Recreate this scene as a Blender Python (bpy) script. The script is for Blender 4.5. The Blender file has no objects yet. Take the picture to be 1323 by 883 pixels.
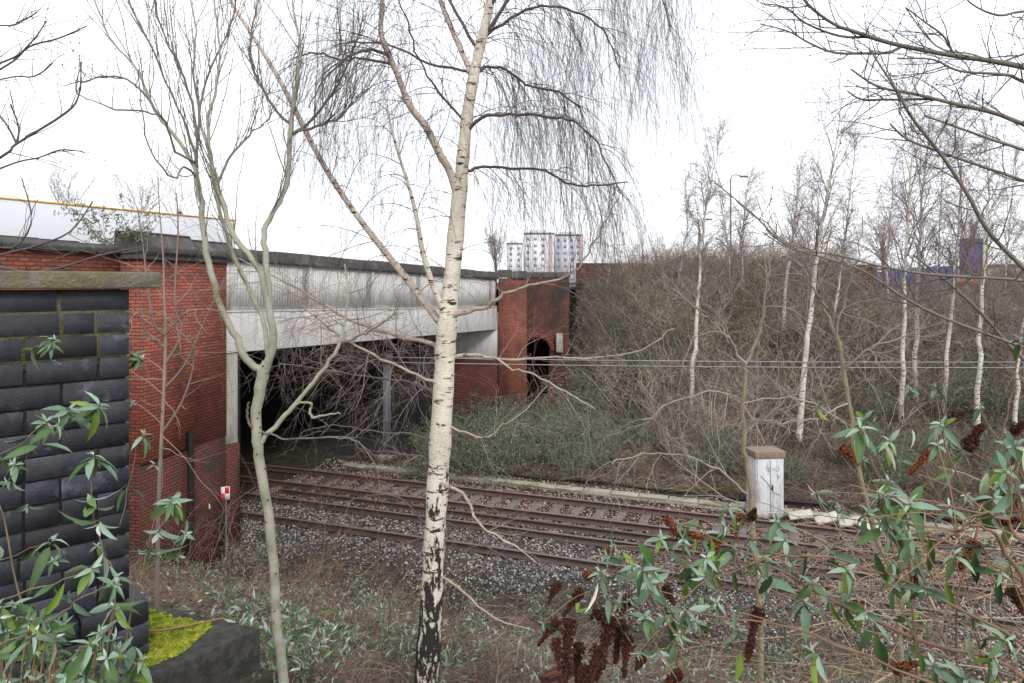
import bpy, math, random
import numpy as np
R = math.radians
rng = np.random.default_rng(7)
random.seed(7)
C = bpy.context.scene
col = C.collection

# ------------------------------------------------------------ camera, sky, sun, exposure
F = 900.0; CX = 661.5; HV = 365.0           # focal length, centre and horizon in photo pixels (1323 wide)
cam_d = bpy.data.cameras.new('camera'); cam = bpy.data.objects.new('camera', cam_d); col.objects.link(cam)
cam.location = (0, 0, 0); cam.rotation_euler = (R(90), 0, 0)
cam_d.sensor_width = 36; cam_d.lens = 36*F/1323; cam_d.shift_y = -(441.5-HV)/1323
cam_d.clip_start = 0.05; cam_d.clip_end = 4000
C.camera = cam
w = bpy.data.worlds.new("World"); C.world = w; w.use_nodes = True
nt = w.node_tree; bg = nt.nodes['Background']
sky = nt.nodes.new('ShaderNodeTexSky'); sky.sky_type = 'NISHITA'; sky.sun_disc = False
sky.sun_elevation = R(32); sky.sun_rotation = R(200); sky.air_density = 1; sky.dust_density = 3
mx = nt.nodes.new('ShaderNodeMix'); mx.data_type = 'RGBA'; mx.inputs[0].default_value = 0.86
nt.links.new(sky.outputs[0], mx.inputs[6]); mx.inputs[7].default_value = (8.3, 8.55, 8.95, 1)   # cloud layer
nt.links.new(mx.outputs[2], bg.inputs[0]); bg.inputs[1].default_value = 0.12
sd = bpy.data.lights.new('sun', 'SUN'); sd.energy = 1.3; sd.angle = R(14); sd.color = (1, .97, .93)
sun = bpy.data.objects.new('sun', sd); col.objects.link(sun)
sun.rotation_euler = (R(90-32), 0, R(20))
C.view_settings.view_transform = 'Standard'; C.view_settings.look = 'None'; C.view_settings.gamma = 1
C.view_settings.exposure = 0.74
C.cycles.max_bounces = 5; C.cycles.diffuse_bounces = 3

# ------------------------------------------------------------ helpers
def at(u, v, Y): return np.array([(u-CX)/F*Y, Y, (HV-v)/F*Y])
def ss(x, a, b):
    t = np.clip((np.asarray(x, float)-a)/(b-a), 0, 1); return t*t*(3-2*t)
TD = np.array([.938, -.347]); TN = np.array([.347, .938])       # track direction, its normal
BO = np.array([-7.5, 18.3]); BE = np.array([.2, .98]); BE /= np.linalg.norm(BE); BN = np.array([BE[1], -BE[0]])
def tp(t, d, z): return np.array([TD[0]*t+TN[0]*d, TD[1]*t+TN[1]*d, z])
SE = np.array([.397, .918]); SE /= np.linalg.norm(SE); SN = np.array([SE[1], -SE[0]])      # the span runs at its own skew and falls gently
def bp(s, q, z, sp=None):
    sp = s > 0 if sp is None else sp
    p = BO+(SE*s+SN*q if sp else BE*s+BN*q); return np.array([p[0], p[1], z-(.0251*s if sp else 0)])
def ground(x, y):
    x = np.asarray(x, float); y = np.asarray(y, float)
    d = TN[0]*x+TN[1]*y
    z = np.interp(d, [-60, 0.5, 2.2, 13.2, 14.6, 15.6, 22.2, 23.5, 200], [-1.5, -1.7, -2.1, -7.25, -7.3, -7.0, -7.0, -6.85, -6.8])
    far = np.interp(d, [23, 27, 33, 40, 47, 52, 400], [0, .5, 1.5, 3.2, 5.2, 6.1, 7.0])
    z = z+far*ss(x, 2.8, 8.5)
    far2 = ss(y, 62, 75)*6.6
    z = np.where(x < 8.5, np.maximum(z, -7.5+far2), z)
    z = z+(.06*np.sin(x*1.7+y)+.05*np.sin(y*2.3-x*.6))*(1-ss(d, 13, 14.5)*(1-ss(d, 22.5, 25)))
    return z
def gz(x, y): return float(ground(x, y))

class B:
    def __init__(s): s.V = []; s.Q = []; s.T = []; s.C = []; s.n = 0
    def add(s, V, Fc, c=(1, 1, 1)):
        V = np.asarray(V, float).reshape(-1, 3); Fc = np.asarray(Fc, int)
        (s.Q if Fc.shape[1] == 4 else s.T).append(Fc+s.n)
        c = np.asarray(c, float)
        s.C.append(np.broadcast_to(c, (len(V), 3)).copy() if c.ndim == 1 else c)
        s.V.append(V); s.n += len(V)
    def box(s, c, size, ax=None, c_=(1, 1, 1)):
        ax = np.eye(3) if ax is None else np.asarray(ax, float)
        sg = np.array([[i, j, k] for i in (-.5, .5) for j in (-.5, .5) for k in (-.5, .5)])*np.asarray(size, float)
        V = np.asarray(c, float)+sg@ax
        s.add(V, [[0, 1, 3, 2], [4, 6, 7, 5], [0, 4, 5, 1], [2, 3, 7, 6], [0, 2, 6, 4], [1, 5, 7, 3]], c_)
    def prism(s, poly, z0, z1, c_=(1, 1, 1)):          # vertical prism over a convex polygon
        n = len(poly); P = np.asarray(poly, float)
        a = sum(P[i][0]*P[(i+1) % n][1]-P[(i+1) % n][0]*P[i][1] for i in range(n))
        if a < 0: P = P[::-1]
        z0 = np.broadcast_to(z0, n); z1 = np.broadcast_to(z1, n)
        V = [(*p, z) for p, z in zip(P, z0)]+[(*p, z) for p, z in zip(P, z1)]
        if n == 4:
            s.add(V, [[3, 2, 1, 0], [4, 5, 6, 7]]+[[i, (i+1) % n, n+(i+1) % n, n+i] for i in range(n)], c_)
        else:
            s.add(V, [[i, (i+1) % n, n+(i+1) % n, n+i] for i in range(n)], c_)
            k = s.n-2*n; s.T.append(np.array([[n+0, n+i, n+i+1] for i in range(1, n-1)]+[[0, i+1, i] for i in range(1, n-1)])+k)
    def tubes(s, P, r, k=3, c=(1, 1, 1), cap=False):   # P (M,N,3), r (M,N)
        P = np.asarray(P, float); r = np.asarray(r, float)
        if P.ndim == 2: P = P[None]; r = np.broadcast_to(r, P.shape[:2])
        M, N, _ = P.shape; r = np.broadcast_to(r, (M, N))
        if M == 0: return
        T = np.empty_like(P); T[:, 1:-1] = P[:, 2:]-P[:, :-2]; T[:, 0] = P[:, 1]-P[:, 0]; T[:, -1] = P[:, -1]-P[:, -2]
        T /= np.linalg.norm(T, axis=2, keepdims=True)+1e-9
        m = T.mean(1); ref = np.where(np.abs(m[:, 2:3]) > .75*np.linalg.norm(m, axis=1, keepdims=True), [[1., 0, 0]], [[0, 0, 1.]])
        A = np.cross(T, ref[:, None, :]); A /= np.linalg.norm(A, axis=2, keepdims=True)+1e-9
        Bv = np.cross(T, A)
        th = np.arange(k)*2*np.pi/k
        V = P[:, :, None]+r[:, :, None, None]*(A[:, :, None]*np.cos(th)[None, None, :, None]+Bv[:, :, None]*np.sin(th)[None, None, :, None])
        idx = np.arange(M*N*k).reshape(M, N, k)
        a = idx[:, :-1]; b = idx[:, 1:]
        Q = np.stack([a, np.roll(a, -1, 2), np.roll(b, -1, 2), b], -1).reshape(-1, 4)
        c = np.asarray(c, float)
        if c.ndim == 2: c = np.repeat(c, N*k, 0)
        s.add(V.reshape(-1, 3), Q, c)
    def build(s, name, mat, parent=None, smooth=False, uv=False, origin=None, bevel=0):
        V = np.concatenate(s.V); Cc = np.concatenate(s.C)
        o0 = np.zeros(3)
        if parent is not None: o0 = np.array(parent.get('_o', (0, 0, 0)))
        elif origin is not None: o0 = np.array(origin, float)
        W = V; V = V-o0
        Q = np.concatenate(s.Q) if s.Q else np.zeros((0, 4), int); T = np.concatenate(s.T) if s.T else np.zeros((0, 3), int)
        me = bpy.data.meshes.new(name)
        me.vertices.add(len(V)); me.vertices.foreach_set('co', V.astype(np.float32).ravel())
        L = np.concatenate([Q.ravel(), T.ravel()]); me.loops.add(len(L)); me.loops.foreach_set('vertex_index', L.astype(np.int32))
        st = np.concatenate([np.arange(len(Q))*4, len(Q)*4+np.arange(len(T))*3])
        me.polygons.add(len(st)); me.polygons.foreach_set('loop_start', st.astype(np.int32))
        me.polygons.foreach_set('loop_total', np.concatenate([np.full(len(Q), 4), np.full(len(T), 3)]).astype(np.int32))
        if smooth: me.polygons.foreach_set('use_smooth', np.ones(len(st), bool))
        me.update(calc_edges=True)
        ca = me.color_attributes.new('col', 'FLOAT_COLOR', 'POINT')
        ca.data.foreach_set('color', np.concatenate([Cc, np.ones((len(Cc), 1))], 1).astype(np.float32).ravel())
        if uv:
            n = np.concatenate([np.cross(W[Q[:, 2]]-W[Q[:, 0]], W[Q[:, 3]]-W[Q[:, 1]]).repeat(4, 0) if len(Q) else np.zeros((0, 3)),
                                np.cross(W[T[:, 1]]-W[T[:, 0]], W[T[:, 2]]-W[T[:, 0]]).repeat(3, 0) if len(T) else np.zeros((0, 3))])
            n /= np.linalg.norm(n, axis=1, keepdims=True)+1e-9
            p = W[L]; h = np.hypot(n[:, 0], n[:, 1])+1e-9
            flat = np.abs(n[:, 2]) > .7
            u_ = np.where(flat, p[:, 0], (-n[:, 1]*p[:, 0]+n[:, 0]*p[:, 1])/h); v_ = np.where(flat, p[:, 1], p[:, 2])
            ul = me.uv_layers.new(name='UVMap'); ul.data.foreach_set('uv', np.stack([u_, v_], 1).astype(np.float32).ravel())
        me.validate()
        ob = bpy.data.objects.new(name, me); col.objects.link(ob); me.materials.append(mat)
        if parent is not None: ob.parent = parent; ob['_o'] = [float(a) for a in o0]
        else: ob.location = o0; ob['_o'] = [float(a) for a in o0]
        if bevel:
            md = ob.modifiers.new('bevel', 'BEVEL'); md.width = bevel; md.segments = 2; md.limit_method = 'ANGLE'
        return ob
def tag(o, label=None, cat=None, group=None, kind=None):
    if label: o['label'] = label
    if cat: o['category'] = cat
    if group: o['group'] = group
    if kind: o['kind'] = kind
    return o
def thing(name, loc, label, cat, group=None):
    o = bpy.data.objects.new(name, None); col.objects.link(o); o.location = loc; o.empty_display_size = .2
    o['_o'] = [float(a) for a in loc]; return tag(o, label, cat, group)
def copy_tree(o, parent=None):
    c = o.copy(); col.objects.link(c); c.parent = parent
    for ch in list(o.children): copy_tree(ch, c)
    return c

# ------------------------------------------------------------ materials
def mat(name, c1, c2=None, scale=5, rough=.85, bump=0, bscale=None, attr=False, spec=.3, coords='Object', detail=6, c3=None, s3=1, t3=(.55, .65), back=None, vec=None, trans=0):
    m = bpy.data.materials.new(name); m.use_nodes = True; n = m.node_tree; p = n.nodes['Principled BSDF']
    p.inputs['Roughness'].default_value = rough; p.inputs['Specular IOR Level'].default_value = spec
    tc = n.nodes.new('ShaderNodeTexCoord'); src = tc.outputs[coords]
    if vec:
        mp = n.nodes.new('ShaderNodeMapping'); mp.inputs['Scale'].default_value = vec; n.links.new(src, mp.inputs[0]); src = mp.outputs[0]
    def noise(sc, det=detail):
        x = n.nodes.new('ShaderNodeTexNoise'); x.inputs['Scale'].default_value = sc; x.inputs['Detail'].default_value = det
        x.inputs['Roughness'].default_value = .65; n.links.new(src, x.inputs['Vector']); return x.outputs['Fac']
    def ramp(f, a, b):
        r = n.nodes.new('ShaderNodeMapRange'); r.inputs[1].default_value = a; r.inputs[2].default_value = b; n.links.new(f, r.inputs[0]); return r.outputs[0]
    def mix(f, a, b, t='MIX'):
        x = n.nodes.new('ShaderNodeMix'); x.data_type = 'RGBA'; x.blend_type = t
        if isinstance(f, float): x.inputs[0].default_value = f
        else: n.links.new(f, x.inputs[0])
        for i, q in ((6, a), (7, b)):
            if isinstance(q, tuple): x.inputs[i].default_value = (*q, 1)
            else: n.links.new(q, x.inputs[i])
        return x.outputs[2]
    out = mix(ramp(noise(scale), .3, .7), tuple(c1), tuple(c2 or c1))
    if c3: out = mix(ramp(noise(s3), *t3), out, tuple(c3))
    if back:
        g = n.nodes.new('ShaderNodeNewGeometry'); out = mix(g.outputs['Backfacing'], out, tuple(back))
    if attr:
        a = n.nodes.new('ShaderNodeAttribute'); a.attribute_name = 'col'; out = mix(1.0, out, a.outputs['Color'], 'MULTIPLY')
    n.links.new(out, p.inputs['Base Color'])
    if bump:
        bn = n.nodes.new('ShaderNodeBump'); bn.inputs['Strength'].default_value = bump; bn.inputs['Distance'].default_value = .02
        n.links.new(noise(bscale or scale*3), bn.inputs['Height']); n.links.new(bn.outputs[0], p.inputs['Normal'])
    return m

def brick_mat(name, ca, cb, mortar, w=.235, h=.078, dark=(.03, .025, .022), dt=(.55, .7), green=None, msize=.013, ds=.6):
    m = bpy.data.materials.new(name); m.use_nodes = True; n = m.node_tree; p = n.nodes['Principled BSDF']
    p.inputs['Roughness'].default_value = .9; p.inputs['Specular IOR Level'].default_value = .2
    tc = n.nodes.new('ShaderNodeTexCoord')
    br = n.nodes.new('ShaderNodeTexBrick'); n.links.new(tc.outputs['UV'], br.inputs['Vector'])
    br.inputs['Scale'].default_value = 1; br.inputs['Brick Width'].default_value = w; br.inputs['Row Height'].default_value = h
    br.inputs['Mortar Size'].default_value = msize; br.inputs['Mortar Smooth'].default_value = .3; br.inputs['Bias'].default_value = -.1
    br.inputs['Color1'].default_value = (*ca, 1); br.inputs['Color2'].default_value = (*cb, 1); br.inputs['Mortar'].default_value = (*mortar, 1)
    def noise(sc, det=6):
        x = n.nodes.new('ShaderNodeTexNoise'); x.inputs['Scale'].default_value = sc; x.inputs['Detail'].default_value = det
        x.inputs['Roughness'].default_value = .7; n.links.new(tc.outputs['UV'], x.inputs['Vector']); return x.outputs['Fac']
    def mix(f, a, b, t='MIX'):
        x = n.nodes.new('ShaderNodeMix'); x.data_type = 'RGBA'; x.blend_type = t; n.links.new(f, x.inputs[0])
        for i, q in ((6, a), (7, b)):
            if isinstance(q, tuple): x.inputs[i].default_value = (*q, 1)
            else: n.links.new(q, x.inputs[i])
        return x.outputs[2]
    def rp(f, a, b, lo=0, hi=1):
        r = n.nodes.new('ShaderNodeMapRange'); r.inputs[1].default_value = a; r.inputs[2].default_value = b
        r.inputs[3].default_value = lo; r.inputs[4].default_value = hi; n.links.new(f, r.inputs[0]); return r.outputs[0]
    o = mix(rp(noise(9), .3, .75, 0, .55), br.outputs['Color'], tuple(c*.4 for c in ca))
    o = mix(rp(noise(ds), dt[0], dt[1], 0, .88), o, dark)
    if green: o = mix(rp(noise(1.3), .56, .68, 0, .7), o, green)
    n.links.new(o, p.inputs['Base Color'])
    bn = n.nodes.new('ShaderNodeBump'); bn.inputs['Strength'].default_value = .6; bn.inputs['Distance'].default_value = .01; bn.invert = True
    n.links.new(br.outputs['Fac'], bn.inputs['Height']); n.links.new(bn.outputs[0], p.inputs['Normal'])
    return m
def birch_mat(name, lo=.6, hi=3.1, scale=1.0, white=(.72, .67, .57), white2=(.54, .48, .385)):
    m = bpy.data.materials.new(name); m.use_nodes = True; n = m.node_tree; p = n.nodes['Principled BSDF']
    p.inputs['Roughness'].default_value = .75; p.inputs['Specular IOR Level'].default_value = .25
    tc = n.nodes.new('ShaderNodeTexCoord')
    def noise(v, sc, det=5):
        mp = n.nodes.new('ShaderNodeMapping'); mp.inputs['Scale'].default_value = v; n.links.new(tc.outputs['Object'], mp.inputs[0])
        x = n.nodes.new('ShaderNodeTexNoise'); x.inputs['Scale'].default_value = sc*scale; x.inputs['Detail'].default_value = det; x.inputs['Roughness'].default_value = .7
        n.links.new(mp.outputs[0], x.inputs['Vector']); return x.outputs['Fac']
    def rp(f, a, b, c=0, d=1):
        r = n.nodes.new('ShaderNodeMapRange'); r.inputs[1].default_value = a; r.inputs[2].default_value = b; r.inputs[3].default_value = c; r.inputs[4].default_value = d
        n.links.new(f, r.inputs[0]); return r.outputs[0]
    def mix(f, a, b):
        x = n.nodes.new('ShaderNodeMix'); x.data_type = 'RGBA'; n.links.new(f, x.inputs[0])
        for i, q in ((6, a), (7, b)):
            if isinstance(q, tuple): x.inputs[i].default_value = (*q, 1)
            else: n.links.new(q, x.inputs[i])
        return x.outputs[2]
    def math_(op, a, b):
        x = n.nodes.new('ShaderNodeMath'); x.operation = op
        for i, q in enumerate((a, b)):
            if isinstance(q, (int, float)): x.inputs[i].default_value = q
            else: n.links.new(q, x.inputs[i])
        return x.outputs[0]
    base = mix(rp(noise((1, 1, 1), 4), .35, .7), white, white2)
    base = mix(rp(noise((1, 1, 3), 40, 3), .52, .8, 0, .6), base, (.30, .24, .19))
    marks = rp(noise((2.2, 2.2, 8), 3.6, 5), .575, .60)          # dark horizontal lenticels and scars
    base = mix(marks, base, (.035, .03, .028))
    sp = n.nodes.new('ShaderNodeSeparateXYZ'); n.links.new(tc.outputs['Object'], sp.inputs[0])
    low = rp(sp.outputs['Z'], lo, hi, .235, -.04)                # plates of black bark towards the foot of the trunk
    pl = math_('ADD', noise((5, 5, 2.0), 3.4, 6), low)
    plate = rp(pl, .68, .70)
    base = mix(plate, base, (.032, .027, .024))
    n.links.new(base, p.inputs['Base Color'])
    bn = n.nodes.new('ShaderNodeBump'); bn.inputs['Strength'].default_value = .9; bn.inputs['Distance'].default_value = .012
    n.links.new(math_('ADD', plate, noise((2, 2, 6), 12)), bn.inputs['Height']); n.links.new(bn.outputs[0], p.inputs['Normal'])
    return m
M = {}
M['soil'] = mat('soil', (.022, .017, .013), (.06, .046, .036), 3, bump=.8, bscale=14, c3=(.05, .06, .025), s3=1.2)
M['stone'] = mat('ballast_stone', (.75, .75, .75), (1, 1, 1), 3, attr=True, bump=.3, bscale=40)
M['rail'] = mat('rail_steel', (.8, .8, .8), (1, 1, 1), 8, rough=.55, attr=True, spec=.5, bump=.2)
M['sleeper2'] = mat('dark_sleeper', (.045, .042, .045), (.085, .08, .08), 4, bump=.5, bscale=30)
M['sleeper'] = mat('sleeper', (.11, .09, .085), (.17, .14, .13), 4, bump=.5, bscale=30)
M['trough'] = mat('trough_concrete', (.36, .33, .26), (.22, .20, .155), 3, bump=.3, bscale=30, c3=(.16, .15, .09), s3=2)
M['slab'] = mat('pale_concrete', (.52, .49, .40), (.36, .34, .27), 6, bump=.3)
M['red'] = brick_mat('red_brick', (.40, .105, .062), (.22, .058, .04), (.05, .045, .04), dt=(.53, .68))
M['redfar'] = brick_mat('red_brick_far', (.33, .10, .065), (.19, .065, .045), (.05, .045, .04), dt=(.48, .72), green=(.06, .055, .035))
M['sootbrick'] = brick_mat('soot_blackened_brick', (.24, .075, .05), (.14, .05, .035), (.04, .035, .03), dt=(.40, .60), green=(.06, .055, .035), ds=.6)
M['dirty'] = brick_mat('sooty_brick', (.16, .045, .03), (.08, .04, .034), (.02, .018, .017), dt=(.50, .68))
M['blue'] = mat('blue_engineering_brick', (.007, .008, .011), (.024, .025, .033), 30, rough=.5, spec=.45, bump=.3, bscale=200, c3=(.11, .12, .13), s3=9, t3=(.58, .80), attr=True)
M['mortar'] = mat('mortar', (.010, .010, .009), (.045, .042, .03), 8, bump=.8, bscale=60, attr=True)
M['coping'] = mat('mossy_coping_stone', (.22, .20, .155), (.11, .10, .065), 14, bump=.9, bscale=70, c3=(.17, .17, .05), s3=6, t3=(.5, .7))
M['cope2'] = mat('weathered_coping', (.10, .095, .09), (.045, .042, .042), 4, bump=.5, bscale=25, c3=(.20, .19, .17), s3=1.1, t3=(.55, .75))
M['gritslab'] = mat('dark_stone_slab', (.014, .013, .012), (.07, .065, .058), 22, bump=1., bscale=30, c3=(.07, .085, .03), s3=4, t3=(.52, .62))
M['moss'] = mat('moss', (.42, .44, .04), (.20, .26, .03), 30, rough=1, attr=True, bump=.8, bscale=90)
M['conc'] = mat('bridge_concrete', (.58, .56, .53), (.42, .41, .39), 3.5, bump=.3, bscale=40, c3=(.20, .19, .18), s3=4, t3=(.56, .80), vec=(1, 1, .16))
M['concrough'] = mat('ribbed_concrete', (.64, .63, .60), (.50, .49, .47), 9, bump=.5, bscale=60, c3=(.30, .295, .28), s3=3, t3=(.58, .8), vec=(1, 1, .2))
M['concdirty'] = mat('stained_concrete', (.38, .36, .31), (.25, .24, .20), 2.5, bump=.4, bscale=30, c3=(.10, .10, .07), s3=1.5, t3=(.5, .65), vec=(1, 1, .4))
M['dark'] = mat('underbridge_shade', (.008, .008, .008), (.018, .017, .016), 2)  # near-black colour stands in for the shade under the bridge
M['tarmac'] = mat('tarmac', (.05, .05, .05), (.07, .07, .07), 8)
M['steel'] = mat('galvanised_steel', (.09, .10, .115), (.15, .16, .18), 5, rough=.5, spec=.5)
M['black'] = mat('black_plastic', (.012, .012, .012), (.02, .02, .02), 5, rough=.5)
M['cable'] = mat('cable', (.22, .22, .23), (.30, .30, .30), 5, rough=.5)
M['white'] = mat('white_panel', (.66, .67, .70), (.62, .63, .66), 2, rough=.35, spec=.5)
M['yellow'] = mat('yellow_paint', (.75, .42, .03), (.68, .38, .03), 2, rough=.4)
M['signwhite'] = mat('sign_white', (.75, .74, .72), (.65, .64, .6), 8)
M['signred'] = mat('sign_red', (.62, .02, .02), (.5, .02, .02), 8)
M['cab'] = mat('peeling_white_paint', (.62, .64, .66), (.45, .47, .49), 6, bump=.4, c3=(.22, .19, .15), s3=4, t3=(.55, .75), vec=(1, 1, .35))
M['wood'] = mat('weathered_wood', (.26, .20, .14), (.16, .125, .09), 6, bump=.5, vec=(3, 3, .6))
M['ink'] = mat('black_ink', (.02, .02, .022), (.02, .02, .022))
M['birch'] = birch_mat('birch_bark')
M['birch2'] = birch_mat('birch_limb_bark', -9, -8, 1.6, (.64, .56, .48), (.48, .39, .32))
M['birchfar'] = birch_mat('birch_bark_distant', 0.2, 1.0, .6, (.62, .58, .52), (.46, .40, .34))
M['twig2'] = mat('pale_birch_twig', (.20, .15, .14), (.30, .235, .21), 3)
M['limb'] = mat('birch_limb', (.27, .20, .16), (.45, .38, .29), 9, c3=(.05, .04, .035), s3=14, t3=(.60, .66), bump=.4, vec=(1, 1, 2))
M['twig'] = mat('birch_twig', (.085, .065, .065), (.13, .10, .10), 3)
M['twigfar'] = mat('distant_twig', (.17, .135, .13), (.24, .195, .18), 1)
M['smooth'] = mat('smooth_green_grey_bark', (.27, .265, .195), (.37, .36, .29), 9, rough=.65, c3=(.17, .175, .10), s3=5, t3=(.5, .7), bump=.4, bscale=45, attr=True)
M['greytwig'] = mat('grey_twig', (.12, .105, .085), (.20, .175, .14), 5)
M['slim'] = mat('olive_brown_bark', (.22, .18, .11), (.30, .26, .19), 8, c3=(.13, .14, .06), s3=3, t3=(.5, .7), bump=.4)
M['pale'] = mat('pale_grey_twig', (.27, .225, .19), (.36, .31, .26), 4)
M['darktwig'] = mat('dark_twig', (.07, .055, .055), (.12, .10, .095), 5)
M['pink'] = mat('pinkish_bark', (.30, .23, .19), (.20, .15, .125), 8)
M['tan'] = mat('tan_stem', (.38, .30, .225), (.24, .185, .145), 4, attr=True)
M['brush'] = mat('brushwood', (.9, .9, .9), (.5, .5, .5), 2.5, attr=True)
M['leaf'] = mat('buddleia_leaf', (.9, .95, .9), (.6, .7, .6), 14, rough=.6, attr=True, spec=.35, back=(1.25, 1.15, 1.25))
M['seed'] = mat('seed_head', (.055, .022, .012), (.14, .05, .022), 50, rough=1, attr=True, bump=1, bscale=160)
M['paleglass'] = mat('haze_paled_window', (.26, .28, .34), (.34, .36, .42), 1, rough=.3)  # pale colour stands in for distance haze on the tower windows
M['glass'] = mat('window_glass', (.10, .12, .15), (.16, .18, .22), 1, rough=.2)
M['render'] = mat('pale_render', (.66, .67, .70), (.60, .61, .65), .2)
M['render2'] = mat('lilac_render', (.56, .55, .60), (.52, .51, .56), .2)
M['terra'] = mat('terracotta', (.50, .36, .34), (.46, .33, .31), .3)  # strip colour paled to imitate haze over the distant towers
M['bluepaint'] = mat('blue_paint', (.04, .06, .20), (.06, .08, .26), 1)
M['navy'] = mat('navy_panel', (.035, .035, .10), (.06, .055, .14), 1)
M['lime'] = mat('lime_panel', (.45, .55, .05), (.4, .5, .05))
M['orange'] = mat('orange_plastic', (.75, .12, .03), (.6, .1, .03))
M['foil'] = mat('ivy_foliage', (.9, .9, .9), (.6, .6, .6), 4, attr=True)

# ------------------------------------------------------------ ground
xs = np.concatenate([[-1500, -600, -250, -120], np.arange(-60, -14, 3), np.arange(-14, 26, .4), np.arange(26, 70, 2), [90, 150, 300, 700, 1500]])
ys = np.concatenate([[-300, -60, -20], np.arange(-8, 34, .4), np.arange(34, 80, 1.2), [90, 110, 160, 300, 600, 1200, 2600]])
X, Y = np.meshgrid(xs, ys, indexing='ij'); Z = ground(X, Y)
nb = (rng.random(X.shape)-.5)*.10; Z = Z+nb*(X > -14)*(X < 26)*(Y < 34)*(np.abs(TN[0]*X+TN[1]*Y-18.8) > 4.6)
b = B(); i = np.arange(X.size).reshape(X.shape)
b.add(np.stack([X, Y, Z], -1).reshape(-1, 3), np.stack([i[:-1, :-1], i[1:, :-1], i[1:, 1:], i[:-1, 1:]], -1).reshape(-1, 4))
tag(b.build('ground', M['soil'], smooth=True), kind='structure')

# ballast: thousands of broken stones over the track bed
octv = np.array([[1, 0, 0], [-1, 0, 0], [0, 1, 0], [0, -1, 0], [0, 0, 1], [0, 0, -1]], float)
octf = np.array([[0, 2, 4], [2, 1, 4], [1, 3, 4], [3, 0, 4], [2, 0, 5], [1, 2, 5], [3, 1, 5], [0, 3, 5]])
def scatter_solid(bb, P, size, cols, verts=octv, faces=octf, jit=.35, flat=.75):
    M_ = len(P); th = rng.random((M_, 3))*6.28
    A = rng.normal(size=(M_, 3, 3)); q, _ = np.linalg.qr(A)
    v = verts[None]*(1+rng.normal(size=(M_, len(verts), 3))*jit*.5)+rng.normal(size=(M_, len(verts), 3))*jit*.3
    v = np.einsum('mij,mvj->mvi', q, v)*np.asarray(size)[:, None, None]; v[:, :, 2] *= flat
    v += P[:, None]
    f = faces[None]+np.arange(M_)[:, None, None]*len(verts)
    bb.add(v.reshape(-1, 3), f.reshape(-1, 3), np.repeat(cols, len(verts), 0))
N = 88000
t = rng.uniform(-16, 22, N); d = rng.uniform(14.4, 22.8, N)
edge = 14.6+.5*np.sin(t*1.1)+.3*np.sin(t*2.7); keep = d > edge+rng.random(N)*.8
t = t[keep]; d = d[keep]
P = np.stack([TD[0]*t+TN[0]*d, TD[1]*t+TN[1]*d, np.zeros_like(t)], 1)
shoulder = np.interp(d, [14.2, 15.4, 15.9, 22.0, 22.4, 23], [-7.28, -7.05, -6.98, -6.98, -6.87, -6.79])
six = .06*ss(d, 18.1, 18.5)*(1-ss(d, 19.0, 19.4))
P[:, 2] = shoulder+six+rng.normal(size=len(t))*.018
rust = (ss(d, 17.9, 18.4)*(1-ss(d, 21.6, 22.0)*.4)*.95+ss(d, 16.7, 16.9)*(1-ss(d, 17.7, 17.9))*.45)[:, None]
g = (rng.random((len(t), 1))**2.0)*.46+.06
cols = (1-rust)*g*np.array([1.0, .97, .93])+rust*(g*.78)*np.array([1.42, .90, .70])
b = B(); scatter_solid(b, P, rng.uniform(.022, .045, len(t)), cols)
tag(b.build('ballast', M['stone']), 'grey and rust brown crushed stone ballast under both tracks', 'ballast', kind='stuff')

# ------------------------------------------------------------ railway tracks
def sweep_rail(bb, t0, t1, d, z0, headc, bend=0):
    prof = np.array([(-.07, 0), (.07, 0), (.07, .015), (.012, .035), (.012, .145), (.036, .155), (.036, .19), (-.036, .19), (-.036, .155), (-.012, .145), (-.012, .035), (-.07, .015)])
    ts = np.linspace(t0, t1, 40); V = []; cc = []
    for tt in ts:
        for k, (a, h) in enumerate(prof):
            V.append(tp(tt, d+a, z0+h+.004*math.sin(tt*1.3+d))); cc.append(headc if k in (6, 7) else (.07, .043, .035))
    n = len(prof); q = []
    for i in range(len(ts)-1):
        for k in range(n): q.append([i*n+k, (i+1)*n+k, (i+1)*n+(k+1) % n, i*n+(k+1) % n])
    bb.add(V, q, np.array(cc))
def track(d0, label, headc, ttop, c0, off):
    t_ = thing('railway_track', tp(0, d0+.75, -6.98), label, 'railway track', 'pair of running lines through the bridge')
    for dd in (0, 1.505):
        b = B(); sweep_rail(b, -26, 26, d0+dd, -6.955, headc); b.build('rail', M['rail'], t_)
    AX = np.array([[TD[0], TD[1], 0], [TN[0], TN[1], 0], [0, 0, 1]])
    k = 0
    for tt in np.arange(-16+off, 19.5, .68):
        b = B(); jt = tt+random.uniform(-.03, .03)
        b.box(tp(jt, d0+.75, -7.02+ttop), (.26, 2.5, .12), AX)
        s = b.build('sleeper', M['sleeper2' if d0 < 18 else 'sleeper'], t_, bevel=.012)
        for dd in (0, 1.505):                              # rail chairs
            c = B()
            c.box(tp(jt, d0+dd, -6.952+ttop), (.15, .30, .035), AX, (.09, .055, .045))
            c.build('rail_chair', M['rail'], s)
track(16.54, 'nearer railway track with darker rails beside the grey stone shoulder', (.15, .135, .14), -.022, 0, 0)
track(19.55, 'farther railway track with rust brown rails and paler sleepers by the cable trough', (.20, .13, .115), .02, 0, .3)
b = B(); sweep_rail(b, -15, .8, 18.72, -6.93, (.10, .07, .06))
tag(b.build('loose_rail', M['rail'], origin=tp(-6, 18.7, -6.93)), 'rusty spare rail lying loose in the gap between the two tracks', 'rail')

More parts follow.
